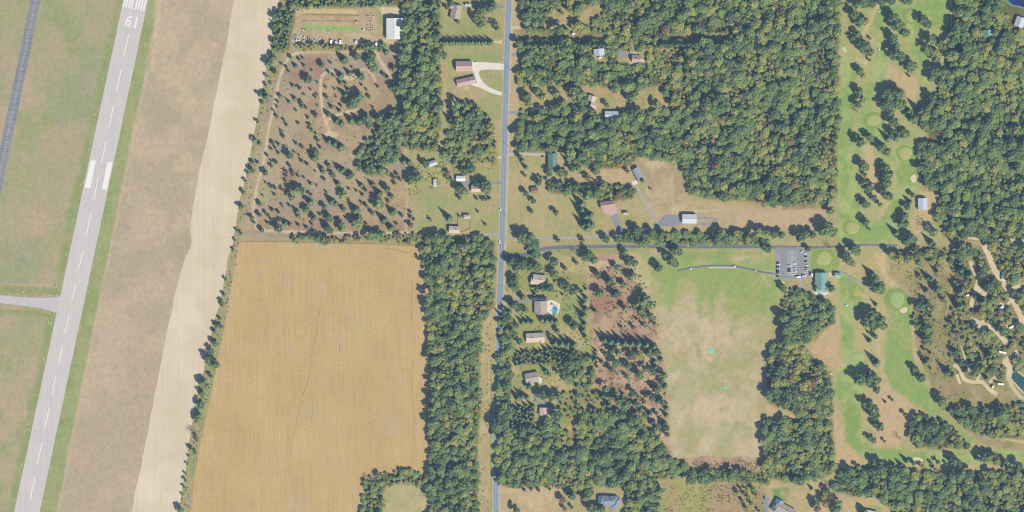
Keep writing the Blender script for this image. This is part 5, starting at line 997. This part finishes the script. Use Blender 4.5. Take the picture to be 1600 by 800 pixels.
TL(800,200,'dark',EL,[(60,200,5,'spruce'),(85,245,5,'spruce'),(45,175,5),(80,295,3,'russet'),(180,310,3),(80,405,5),(130,455,5,'cedar'),(120,520,4),(270,525,5,'cedar'),(230,280,6),(295,275,8),(160,335,7),(90,690,14),(125,725,12),(60,680,11),(140,780,9),(285,700,4.5),(437,697,4.5),(580,690,7),(655,690,7),(700,675,7),(775,640,9),(870,655,8),(370,250,6,'oak'),(410,245,6,'oak'),(390,775,5,'bare'),(470,785,9),(695,770,6),(1010,760,9),(1040,770,7),(955,790,6),(865,380,2,'cedar'),(810,325,4),(1580,745,9),(430,470,8,'spruce'),(425,510,8,'spruce'),(450,550,9,'spruce'),(470,590,9,'spruce'),(465,620,8,'spruce'),(490,600,8,'spruce'),(440,600,8,'spruce'),(485,540,7,'spruce'),(720,270,4,'orange'),(930,650,7),(350,210,6,'spruce'),(330,280,5),(470,310,6,'russet'),(520,270,6)])
RY = 'in the roadside yards south of the golf drive'
TL(800,400,'dark',RY,[(100,60,8),(60,50,9),(150,70,8),(20,60,9),(-10,30,8),(185,75,6,'bare'),(255,30,8),(260,110,8),(400,40,4),(330,75,4,'cedar'),(10,150,9),(15,190,8),(230,190,8),(190,200,6),(150,205,6),(340,190,8),(370,215,7),(310,175,7),(460,205,3,'cedar'),(410,205,4,'cedar'),(430,220,4,'cedar'),(355,260,4,'bare'),(315,240,2.5,'cedar'),(60,250,6),(0,300,8),(30,320,7),(80,340,6,'oak'),(460,260,5,'spruce'),(445,290,6,'spruce'),(455,330,6,'spruce'),(440,370,7,'spruce'),(450,420,5,'spruce'),(440,460,6,'spruce'),(455,500,5,'spruce'),(380,430,8),(360,410,6),(280,465,5),(235,490,3),(60,410,5,'spruce'),(90,410,5,'spruce'),(120,410,5,'spruce'),(180,395,6,'spruce'),(210,400,6,'spruce'),(240,400,6,'spruce'),(270,405,6,'spruce'),(140,235,4,'cedar'),(280,330,4,'bare'),(300,545,7,'spruce'),(340,545,7,'spruce'),(260,540,7,'spruce'),(380,550,7,'spruce'),(205,715,5,'spruce'),(230,740,4,'yellow'),(280,720,4),(305,680,3),(40,525,6),(20,430,6),(10,480,6)])
TL(800,600,'dark',RY,[(240,70,9),(190,60,9),(290,70,8),(160,60,7),(270,190,10),(60,70,6,'spruce'),(30,80,7,'spruce'),(90,80,6,'spruce'),(100,10,5)])
RM_ = 'in the reddish meadow beside the driving range'
TL(800,400,'dark',RM_,[(505,15,8),(450,10,6),(530,110,6),(600,150,8),(540,225,9),(640,230,9),(630,180,6,'oak'),(700,180,6,'oak'),(735,125,7),(760,120,6,'yellow'),(650,65,6),(720,30,8),(760,40,7),(700,320,6,'pine'),(820,270,10,'pine'),(860,300,9,'pine'),(800,330,9,'pine'),(770,300,7,'pine'),(860,370,7,'pine'),(820,370,6),(775,390,3,'cedar'),(755,440,4,'cedar'),(815,425,4,'cedar'),(885,415,4,'cedar'),(610,380,5,'bare'),(520,345,4,'oak'),(490,75,2,'cedar'),(570,520,8,'spruce'),(610,530,8,'spruce'),(650,535,8,'spruce'),(690,540,8,'spruce'),(740,540,8,'spruce'),(780,545,8,'spruce'),(830,550,8,'spruce'),(880,560,8,'spruce'),(620,585,7,'pine'),(660,600,7,'pine'),(740,620,8),(790,610,7,'yellow'),(850,600,8),(900,600,7),(925,640,5,'cedar'),(885,655,5,'cedar'),(890,690,5,'cedar'),(640,665,8,'pine'),(615,705,5,'cedar'),(715,750,4,'cedar'),(790,735,9,'pine'),(830,700,6),(940,740,7,'pine'),(880,720,6),(715,680,7),(700,470,5,'bare'),(520,590,3.2,'spruce'),(521,615,3.2,'spruce'),(523,640,3.2,'spruce'),(526,665,3.2,'spruce'),(530,690,3.2,'spruce'),(985,20,9),(1010,40,8),(905,65,8),(930,785,5,'cedar'),(680,440,3,'cedar'),(560,660,4,'cedar'),(580,610,4)])
TL(800,600,'cedar',RM_,[(950,10,6),(900,30,7),(945,110,6),(960,145,5),(960,190,5),(945,240,6),(960,270,6),(965,310,5),(910,100,6),(640,185,5),(600,125,6),(660,95,9,'pine'),(700,130,8,'pine'),(750,45,5),(770,60,4),(800,150,5),(740,200,6),(870,235,5),(900,260,6),(855,180,6),(830,70,4),(870,80,6),(560,70,6),(510,155,5),(470,105,3),(870,300,6),(820,320,8,'dark'),(760,120,4),(690,60,4),(820,110,4),(770,170,4),(900,180,4),(720,250,5),(780,270,5)])
SF = 'around the small tan field at the southern wood'
TL(800,600,'dark',SF,[(40,640,3.5,'cedar'),(75,660,3,'cedar'),(115,650,4,'cedar'),(165,660,3,'cedar'),(235,655,2.5,'cedar'),(20,785,7),(325,775,4),(370,765,3,'cedar'),(455,700,8),(370,690,8),(510,780,9),(480,760,8),(550,775,8),(310,720,6,'russet')])
TL(800,600,'oak','in the brown field south of the driving range',[(1405,675,4),(1445,680,3),(1500,650,5),(1520,690,3),(1470,700,4),(1490,740,4),(1440,730,3),(1540,790,3),(1425,650,3),(1460,655,3),(1460,770,4)])
HR = 'in the hedgerow beside the tilled field'
TL(0,400,'oak',HR,[(1390,295,5),(1355,435,5),(1340,470,4),(1345,545,6),(1320,590,6),(1300,640,8),(1340,670,9),(1265,790,8),(1410,145,3),(1400,240,3),(1375,390,3),(1385,440,4,'yellow'),(1320,750,4)])
TL(0,600,'oak',HR,[(1290,10,7),(1265,60,6),(1250,125,7),(1240,190,6),(1230,220,6,'yellow'),(1210,300,7,'bare'),(1235,340,5,'yellow'),(1190,400,4),(1215,420,4),(1160,600,3),(1125,780,6),(1180,450,2),(1170,500,2),(1160,560,2),(1150,640,2.5),(1140,690,2)])
TL(0,200,'oak',HR,[(1590,75,5),(1580,215,4),(1575,265,5),(1520,400,4),(1505,490,5),(1575,560,4),(1510,660,3),(1590,590,3),(1480,640,2.5),(1470,700,2.5),(1460,760,2.5),(1535,330,3),(1550,280,3)])
TL(400,0,'dark',HR,[(75,390,7),(105,355,6),(125,455,5,'yellow'),(60,600,6),(20,590,4),(140,85,6),(120,110,6),(110,180,5),(110,260,5),(40,640,3),(60,530,3),(10,760,3)])
CP = 'beside the open brown ground of the camp'
TL(1420,400,'dark',CP,[(290,310,6,'spruce'),(250,290,6,'spruce'),(380,210,5,'spruce'),(230,470,6,'spruce'),(360,450,7),(420,450,5,'yellow'),(170,570,2.5,'russet'),(240,650,6),(150,690,7),(460,590,4),(380,380,4,'yellow'),(400,140,5,'yellow'),(110,80,6,'oak'),(160,300,5,'oak'),(300,60,7,'oak'),(700,180,8,'spruce'),(820,250,9,'spruce'),(690,480,9,'spruce'),(680,680,9,'spruce'),(720,350,7,'bare'),(1000,240,7),(1080,420,10),(1140,390,7,'yellow'),(1000,610,9,'spruce'),(900,550,5),(1440,490,6),(1500,600,9,'oak'),(560,60,6)],k=8.89)
TL(1420,500,'dark',CP,[(230,100,9,'oak'),(230,250,8),(300,320,5,'yellow'),(220,570,7,'spruce'),(60,670,7),(140,780,9),(290,450,3,'cedar'),(210,400,3,'cedar'),(210,330,2.5,'cedar'),(270,540,3,'cedar'),(620,90,7,'spruce'),(600,240,8,'bare'),(620,430,7),(520,710,8,'spruce'),(1270,130,10),(1090,470,9,'spruce'),(1060,700,8,'spruce'),(700,610,4),(890,640,7),(180,480,2.5,'russet'),(300,670,2.5,'cedar')],k=8.89)

# woods filled by chance, in the mix of each stand
MIX = {
 'ne': ('in the dense wood between the road and the golf course', 5.0, (2.9,5.4), {'oak':74,'dark':10,'yellow':9,'orange':1.2,'bare':7,'pine':3,'russet':1.2}), 'east': ('in the dense wood east of the golf course', 5.0, (2.9,5.4), {'oak':78,'dark':12,'yellow':6,'orange':.5,'bare':5}),
 'strip': ('in the wood strip between the soybean field and the road', 4.9, (2.7,5.0), {'oak':62,'dark':10,'pine':16,'yellow':7,'orange':2,'bare':3}), 'corner': ('in the hooked copse at the soybean field corner', 5.2, (2.8,4.6), {'oak':70,'dark':10,'yellow':8,'bare':10}),
 'pines': ('in the pine belt beside the meadow', 5.3, (2.8,5.4), {'pine':56,'oak':32,'dark':6,'yellow':6}), 'pinesouth': ('in the pine stand below the mauve-roofed house', 6.2, (2.8,5.2), {'pine':66,'oak':28,'yellow':4}), 'meadowpines': ('in the pine clump at the meadow edge', 6.0, (3.2,4.8), {'pine':85,'oak':12}),
 'northedge': ('in the conifer hedge north of the storage lot', 4.6, (2.6,3.8), {'spruce':80,'oak':20}), 'westblock': ('in the conifer block west of the storage lot', 4.4, (2.6,3.6), {'spruce':90,'oak':10}),
 'south': ('in the wood around the hip-roofed house', 5.1, (2.9,5.4), {'oak':66,'dark':16,'yellow':10,'pine':4,'bare':2}), 'roadside': ('in the tree wall along the county road', 5.4, (3.4,5.2), {'dark':45,'oak':30,'spruce':25}), 'spruceblock': ('in the spruce plantation between two roadside houses', 4.8, (2.8,3.6), {'spruce':100}), 'spruceblock2': ('in the spruce plantation beside the square garage', 4.8, (2.8,3.6), {'spruce':100}),
 'midyard': ('in the mixed thicket east of the spruce plantation', 6.2, (3,5), {'dark':40,'spruce':30,'yellow':20}), 'midsouth': ('in the open thicket behind the square garage', 9.0, (2.6,4.2), {'oak':50,'dark':30,'yellow':14,'spruce':10}), 'rangehedge': ('in the hedge at the end of the driving range', 5.2, (2.8,5), {'oak':75,'dark':20,'yellow':6}),
 'grove': ('in the round grove beside the clubhouse', 5.4, (3.4,5.0), {'oak':60,'dark':40}), 'groves': ('in the grove below the round clubhouse grove', 5.1, (2.9,5.2), {'oak':60,'dark':18,'bare':8,'russet':6,'yellow':6}), 'groveb': ('in the square grove at the driving range end', 5.2, (2.9,5.4), {'oak':60,'dark':25,'yellow':8,'bare':4}), 'southgolf': ('in the wood south of the last fairway', 5.1, (2.9,5.4), {'oak':70,'dark':20,'yellow':6,'bare':2}),
 'golfclump': ('in the clump inside the fairway bend', 5.8, (3.2,4.8), {'dark':70,'oak':24,'russet':3,'yellow':4}), 'campwood': ('in the wood south of the camp tracks', 5.8, (3.2,5.4), {'oak':60,'dark':25,'yellow':8,'russet':5}), 'camp': ('between the sand roads of the camp', 6.3, (2.8,5.2), {'oak':44,'dark':20,'yellow':24,'spruce':8,'russet':4}), 'camptop': ('along the northern edge of the camp', 6.2, (2.8,4.6), {'oak':50,'yellow':20,'dark':20,'bare':6}), 'campwest': ('on the fairway side of the camp', 6.4, (2.6,4.6), {'oak':50,'yellow':25,'dark':20}),
 'lanebelt': ('in the tree belt between the lane and the golf drive', 5.2, (3,5.4), {'oak':60,'dark':30,'yellow':6}), 'yardhedge': ('in the tall hedge between the eastern lawns', 5.4, (3.2,5), {'dark':55,'oak':30,'spruce':15,'russet':4}), 'soyhedge': ('in the hedge north of the soybean field', 4.6, (2.2,3.8), {'oak':55,'dark':22,'yellow':16,'russet':6}), 'lothedge': ('in the brush line south of the storage lot', 4.0, (1.8,3.0), {'yellow':45,'oak':50}), 'backyard': ('in the yellow-green brush behind the farmhouse', 5.6, (2,4), {'yellow':40,'oak':40,'dark':14}),
}
SITES = [(o.location.x+800, 400-o.location.y, 11.0) for o in list(S.objects) if o.parent is None and o.get('category') in ('house','garage','barn','cottage','cabin','clubhouse','workshop','warehouse')]
SITES += [(o.location.x+800, 400-o.location.y, 5.5) for o in list(S.objects) if o.parent is None and o.get('category') in ('shed','hut','camper','tent','car','trailer')]
CR = [(q, w_) for q, w_ in ROADS_CAMP]
def seg2(px, py, a, b):
    dx, dy = b[0]-a[0], b[1]-a[1]; t = max(0, min(1, ((px-a[0])*dx+(py-a[1])*dy)/(dx*dx+dy*dy))); return math.hypot(px-a[0]-t*dx, py-a[1]-t*dy)
def stand(x, y, s, seed=0):
    u, v = x/s, y/s; i, j = math.floor(u), math.floor(v); fu, fv = u-i, v-j; fu *= fu*(3-2*fu); fv *= fv*(3-2*fv)
    h = lambda a, b: random.Random(a*7919+b*104729+seed*31).random()
    return (h(i, j)*(1-fu)+h(i+1, j)*fu)*(1-fv)+(h(i, j+1)*(1-fu)+h(i+1, j+1)*fu)*fv
fixed = [(x, y, r) for x, y, r, *_ in TREES]; FILL = []
rf = random.Random(21)
for w, poly in WOODS.items():
    place, sp, (r0, r1), mix = MIX[w]; grid = {}; xs = [p[0] for p in poly]; ys = [p[1] for p in poly]
    area = (max(xs)-min(xs))*(max(ys)-min(ys)); near = [f for f in fixed if min(xs)-12 < f[0] < max(xs)+12 and min(ys)-12 < f[1] < max(ys)+12]
    clr = [c for c in CLEAR]; st = [s for s in SITES if min(xs)-14 < s[0] < max(xs)+14 and min(ys)-14 < s[1] < max(ys)+14]; patch = [(rf.uniform(min(xs), max(xs)), rf.uniform(min(ys), max(ys)), rf.uniform(20, 50), rf.choice([k_ for k_ in mix if k_ in ('oak', 'dark', 'yellow', 'pine', 'spruce')])) for _ in range(max(1, int(area/6000)))]
    for _ in range(int(area/(sp*sp)*7)):
        x, y = rf.uniform(min(xs), max(xs)), rf.uniform(min(ys), max(ys)); k = (int(x/sp), int(y/sp))
        if any((x-a)**2+(y-b_)**2 < sp*sp for i in (-1, 0, 1) for j in (-1, 0, 1) for a, b_ in grid.get((k[0]+i, k[1]+j), ())): continue
        if not inside((x+11*(stand(x, y, 15, 6)-.5), y+11*(stand(x, y, 15, 7)-.5)), poly) or any(inside((x, y), c) for c in clr): continue
        if any((x-a)**2+(y-b_)**2 < (q*.75+1.5)**2 for a, b_, q in near) or any((x-a)**2+(y-b_)**2 < q*q for a, b_, q in st): continue
        if w.startswith('camp') and any(seg2(x, y, a, b_) < w_/2+4.2 for q, w_ in CR for a, b_ in zip(q[:-1], q[1:])): continue
        if w == 'camp' and (rf.random() < .08 or stand(x, y, 11, 5) > .78): continue
        grid.setdefault(k, []).append((x, y)); r = r0*.86+(r1*1.3-r0*.86)*rf.random()**1.75
        
        look = rf.choices(list(mix), list(mix.values()))[0]
        for a, b_, q, lk in patch:
            if (x-a)**2+(y-b_)**2 < q*q and rf.random() < (.05 if lk in ('orange','russet') else .35): look = lk
        if look == 'orange': r *= .66
        e = .65*stand(x, y, 34, 1)+.35*stand(x, y, 15, 2); e = max(0, min(1, (e-.5)*2.1+.5)); tall = .58+.98*e
        if MIX[w][3].get('spruce', 0) >= 80: tall = .85+.3*e
        elif look in ('oak', 'dark'):
            if e < .34 and rf.random() < .24: look = 'yellow'
            elif e > .66 and rf.random() < .5: look = 'dark'
            elif e < .5: look = 'oak'
        if w in ('ne', 'east', 'south', 'southgolf', 'strip') and stand(x, y, 12, 3) > .86: tall = .5; r *= .72; look = rf.choice(('yellow', 'oak', 'oak', 'bare'))
        FILL.append((x, y, r*(.88+.24*e)*(1.06 if look in ('oak', 'dark', 'yellow', 'pine') else 1.0), look, w, tall))
# single trees: every listed one, then the largest of the woods up to the limit for each kind
NAME = {'oak':'broadleaf_tree','dark':'oak_tree','yellow':'autumn_tree','orange':'autumn_tree','bare':'bare_tree','russet':'autumn_tree','cedar':'cedar_tree','pine':'pine_tree','spruce':'spruce_tree'}
WORD = {'oak':'green broadleaf tree','dark':'dark green oak','yellow':'yellow-green autumn tree','orange':'orange autumn tree','bare':'thin grey tree','russet':'russet autumn tree','cedar':'dark pointed cedar','pine':'bluish green pine','spruce':'pointed spruce'}
MARKS = [(725,104,'the rose-roofed barn'),(712,19,'the brown-roofed house'),(617,45,'the white warehouse'),(517,210,'the sandy turnaround'),(503,140,'the inner track bend'),(425,180,'the meadow perimeter track'),(505,66,'the salvage yard'),(462,180,'the bare meadow patch'),(663,300,'the brown garden plot'),(675,255,'the weathered silver shed'),(744,295,'the pinkish farmhouse'),(710,359,'the walled paddock house'),(720,279,'the white-roofed garage'),(402,300,'the western track corner'),(520,378,'the soybean field headland'),(452,130,'the red meadow patch'),(560,112,'the short track spur'),(600,104,'the diagonal meadow track'),(560,232,'the tan meadow opening'),(635,320,'the eastern meadow track'),(430,360,'the meadow track corner'),
 (870,36,'the blue-grey cabin'),(936,82,'the white-roofed pole building'),(994,92,'the peach patio'),(926,160,'the two-roofed grey house'),(956,180,'the pale blue garage'),(863,252,'the green-roofed barn'),(835,297,'the brown-roofed shed'),(997,273,'the long grey house'),(949,320,'the reddish ranch house'),(1077,342,'the metal workshop'),(883,356,'the faint lawn ring'),(786,372,'the lane junction'),(841,437,'the northern tan-roofed house'),(866,485,'the turquoise pool'),(836,527,'the wide tan-roofed house'),(831,592,'the mauve-grey house'),(850,643,'the square garage'),(952,782,'the hip-roofed house'),(830,785,'the small tan field'),(1226,796,'the angled house'),(1358,800,'the pale-roofed southern house'),
 (1441,319,'the maintenance building'),(1428,279,'the fairway bunker'),(1332,356,'the green by the golf drive'),(1365,188,'the oval green'),(1415,239,'the green above the bunker'),(1424,25,'the uppermost green'),(1410,130,'the tan rough triangle'),(1282,441,'the clubhouse'),(1288,404,'the practice green'),(1238,410,'the car park'),(1402,468,'the ringed green'),(1338,562,'the square green'),(1340,455,'the striped tee box'),(1433,718,'the long southern bunker'),(1395,660,'the tan fairway island'),(1543,53,'the teal-roofed cottage'),(1593,35,'the beach house'),(1590,595,'the green pond'),(1566,550,'the long motorhome'),(1563,481,'the main road camper'),(1525,445,'the forked sand clearing'),(1489,440,'the sandy footpath'),(1515,570,'the southern track camper'),(1460,560,'the open camp ground'),(1111,548,'the round range target'),(1133,606,'the diamond range target'),(1128,417,'the hitting mats'),(960,480,'the red clearing'),(960,600,'the winding red path'),(1010,650,'the range corner path'),(1010,430,'the pale meadow strip'),(1180,780,'the brown southern field'),(299,378,'the bulge of the tilled field'),(320,600,'the middle of the hedgerow'),(285,760,'the southern hedgerow end'),(345,480,'the upper hedgerow'),(1270,560,'the tan grove opening'),(1180,345,'the tan eastern field'),(700,600,'the soybean field edge'),(1150,180,'the heart of the great wood'),(1250,80,'the upper great wood'),(1250,260,'the lower great wood'),(1540,180,'the eastern wood middle'),(1540,310,'the eastern wood bottom'),(1480,770,'the southern golf wood middle')]
DIRS = ['east','north-east','north','north-west','west','south-west','south','south-east']
def single(x, y, r, look, place, wood=False, tall=1.0):
    sz = 'small' if r < 3.3 else ('middling' if r < 6.2 else 'large')
    if 'row south' in place or 'straight hedge' in place: lab = '%s %s %s' % (sz, WORD[look], place)
    else:
        mk = min(MARKS, key=lambda m: (m[0]-x)**2+(m[1]-y)**2); d = math.hypot(mk[0]-x, mk[1]-y); dr = DIRS[int(round(math.degrees(math.atan2(mk[1]-y, x-mk[0]))/45)) % 8]
        lab = '%s %s %s%s %s of %s' % (sz, WORD[look], 'in woodland ' if wood else '', 'just' if d < 16 else ('close' if d < 32 else ('some way' if d < 55 else 'far')), dr, mk[2])
    o = empty(NAME[look], P(x, y), rf.uniform(0, 6.28)); tag(o, lab, 'tree', lab); shp = 'dome' if wood and SHAPE[look] == 'broad' else SHAPE[look]
    if look == 'cedar' and rf.random() < .55: shp = 'broad'
    v = rf.choice(SH[shp])
    h = height(look, r)*tall*rf.uniform(.92, 1.08)*(1.95 if 'straight hedge' in place else 1); o.scale = (r*rf.uniform(.92, 1.08), r*rf.uniform(.92, 1.08), h)
    c = add('crown', v[5], o); c.material_slots[0].link = 'OBJECT'; c.material_slots[0].material = LM[look]; add('trunk', v[6], o)
quota = {}
for x, y, r, look, place in TREES:
    single(x, y, r, look, place, False, 1.0 if place is MD else 1.14); quota[NAME[look]] = quota.get(NAME[look], 0)+1
rest = {}
for f_ in sorted(FILL, key=lambda q: -q[2]):
    nm = NAME[f_[3]]; vis = -4 < f_[0] < 1604 and -4 < f_[1] < 804
    if vis and quota.get(nm, 0) < {'autumn_tree': 260, 'bare_tree': 120}.get(nm, 300): quota[nm] = quota.get(nm, 0)+1; single(*f_[:4], '', True, f_[5])
    else: rest.setdefault(f_[4], []).append(f_)
print('TREES', quota, len(TREES), len(FILL), {k: len(v) for k, v in rest.items()})
for w, lst in rest.items():
    n = len(lst); m = bpy.data.meshes.new('woodland'); m.from_pydata([tuple(P(x, y)) for x, y, *_ in lst], [], [])
    size = []; turn = []; pick = []
    for x, y, r, look, _, tall in lst:
        h = height(look, r)*tall*rf.uniform(.92, 1.08); size += [r*rf.uniform(.9, 1.15), r*rf.uniform(.9, 1.15), h]; turn += [0, 0, rf.uniform(0, 6.28)]; pick.append(rf.choice(PICK[look]))
    for nm, ty, dat, key in (('size', 'FLOAT_VECTOR', size, 'vector'), ('turn', 'FLOAT_VECTOR', turn, 'vector'), ('pick', 'INT', pick, 'value')):
        m.attributes.new(nm, ty, 'POINT').data.foreach_set(key, np.array(dat, dtype=np.int32 if ty == 'INT' else np.float32))
    o = add('woodland', m); tag(o, 'close-grown mass of smaller trees '+MIX[w][0], 'woodland', None, 'stuff'); o.modifiers.new('growth', 'NODES').node_group = GN

# low brush: uncountable clumps
def brush(poly, n, mix, label, r0=.6, r1=1.7, clump=.0, lift=.9):
    xs = [p[0] for p in poly]; ys = [p[1] for p in poly]; pts = []; size = []; turn = []; pick = []; guard = 0
    while len(pts) < n and guard < n*8:
        guard += 1; x, y = rf.uniform(min(xs), max(xs)), rf.uniform(min(ys), max(ys))
        if not inside((x, y), poly) or stand(x, y, 13, 8)*.6+stand(x, y, 5, 9)*.4 < clump: continue
        if any(seg2(x, y, a, b_) < w_/2+.8 for q, w_ in KEEP for a, b_ in zip(q[:-1], q[1:])) or any((x-a)**2+(y-b_)**2 < (q*.8)**2 for a, b_, q in SITES): continue
        r = r0+(r1-r0)*rf.random()**1.6; pts.append(tuple(P(x, y))); size += [r*rf.uniform(.8, 1.3), r*rf.uniform(.8, 1.3), r*lift*rf.uniform(.8, 1.3)]; turn += [0, 0, rf.uniform(0, 6.28)]; pick.append(rf.choice(PICK[rf.choices(list(mix), list(mix.values()))[0]]))
    m = bpy.data.meshes.new('brush'); m.from_pydata(pts, [], [])
    for nm, ty, dat, key in (('size', 'FLOAT_VECTOR', size, 'vector'), ('turn', 'FLOAT_VECTOR', turn, 'vector'), ('pick', 'INT', pick, 'value')):
        m.attributes.new(nm, ty, 'POINT').data.foreach_set(key, np.array(dat, dtype=np.int32 if ty == 'INT' else np.float32))
    o = add('brush', m); tag(o, label, 'brush', None, 'stuff'); o.modifiers.new('growth', 'NODES').node_group = GN
KEEP = [(q, w_) for q, w_ in ROADS_CAMP]+[([(568,82),(462,83),(442,108),(431,150),(420,200),(411,257),(405,278),(400,300)], 4), ([(540,122),(525,113),(512,111),(503,119),(501,140),(507,185),(518,212)], 4), ([(582,72),(590,88),(600,104),(610,120)], 4.5), ([(925,560),(950,620),(985,665)], 3.5), ([(980,600),(1010,650),(1042,702)], 3.5), ([(1488,416),(1489,440),(1480,490),(1482,505)], 2.5)]
brush([(446,90),(600,84),(628,120),(632,230),(642,300),(642,360),(400,360),(384,340),(404,240),(426,150)], 620, {'cedar':20,'russet':30,'oak':25,'bare':25}, 'scattered low brush over the brown meadow', .5, 1.3, .42, .7)
brush([(922,420),(990,410),(1024,470),(1040,600),(1042,690),(1000,664),(930,606),(922,520)], 1000, {'russet':48,'oak':24,'yellow':14,'bare':8,'cedar':8}, 'rust and olive brush in the reddish meadow', .5, 1.8, .4)
brush([(1392,402),(1440,396),(1484,400),(1490,470),(1480,520),(1490,560),(1500,604),(1545,640),(1490,634),(1464,612),(1436,540),(1430,470)], 700, {'yellow':30,'oak':26,'russet':28,'bare':16}, 'olive and rust brush on the open camp ground', .5, 1.7, .4, .55)
brush([(1486,410),(1606,386),(1606,570),(1560,606),(1495,590)], 700, {'yellow':40,'oak':40,'russet':12,'bare':8}, 'yellow-green brush between the camp pitches', .6, 2.0, .4)
brush([(1040,700),(1060,720),(1190,720),(1190,736),(1080,738)], 260, {'russet':60,'oak':25,'yellow':15}, 'rusty brush strip at the driving range end', .4, 1.3, .4)
brush([(1032,756),(1196,758),(1196,830),(1030,830)], 900, {'yellow':36,'russet':34,'oak':30}, 'mottled weeds in the brown southern field', .4, 1.3, .44, .6)
brush([(636,262),(700,250),(780,236),(780,262),(740,270),(690,290),(640,310)], 420, {'yellow':60,'oak':40}, 'yellow-green weeds behind the farmhouse lawns', .4, 1.5, .42, .7)
brush([(800,388),(930,390),(926,520),(905,660),(800,660)], 500, {'oak':50,'yellow':20,'dark':20,'bare':10}, 'garden brush among the roadside yards', .5, 1.6, .55)
brush([(437,0),(414,110),(400,200),(374,330),(360,400),(334,512),(308,602),(290,735),(280,800),(296,800),(304,740),(332,598),(360,470),(376,376),(402,270),(424,150),(446,80)], 700, {'oak':55,'yellow':25,'bare':12,'dark':8}, 'low weeds along the long hedgerow', .4, 1.5, .35, .8)
brush([(748,512),(768,500),(766,800),(746,800)], 220, {'yellow':40,'oak':40,'russet':20}, 'weeds on the strip between wood and road', .4, 1.2, .45, .6)

# ------------------------------------------------------------------ the air between the ground and the aeroplane
HZ = 1
if HZ:
    hb = box_mesh('haze', -9000, 9000, -9000, 9000, -1.0, CAM_H+60, None); hz = add('haze', hb); tag(hz, kind='stuff')
    hm_ = bpy.data.materials.new('thin_air'); hm_.use_nodes = True; hn = hm_.node_tree.nodes; hn.remove(hn['Principled BSDF'])
    pv = hn.new('ShaderNodeVolumePrincipled'); pv.inputs['Color'].default_value = (0.36, 0.60, 1.0, 1); pv.inputs['Density'].default_value = 2.8e-5; pv.inputs['Anisotropy'].default_value = 0.0
    hm_.node_tree.links.new(pv.outputs[0], hn['Material Output'].inputs['Volume']); hb.materials.append(hm_)
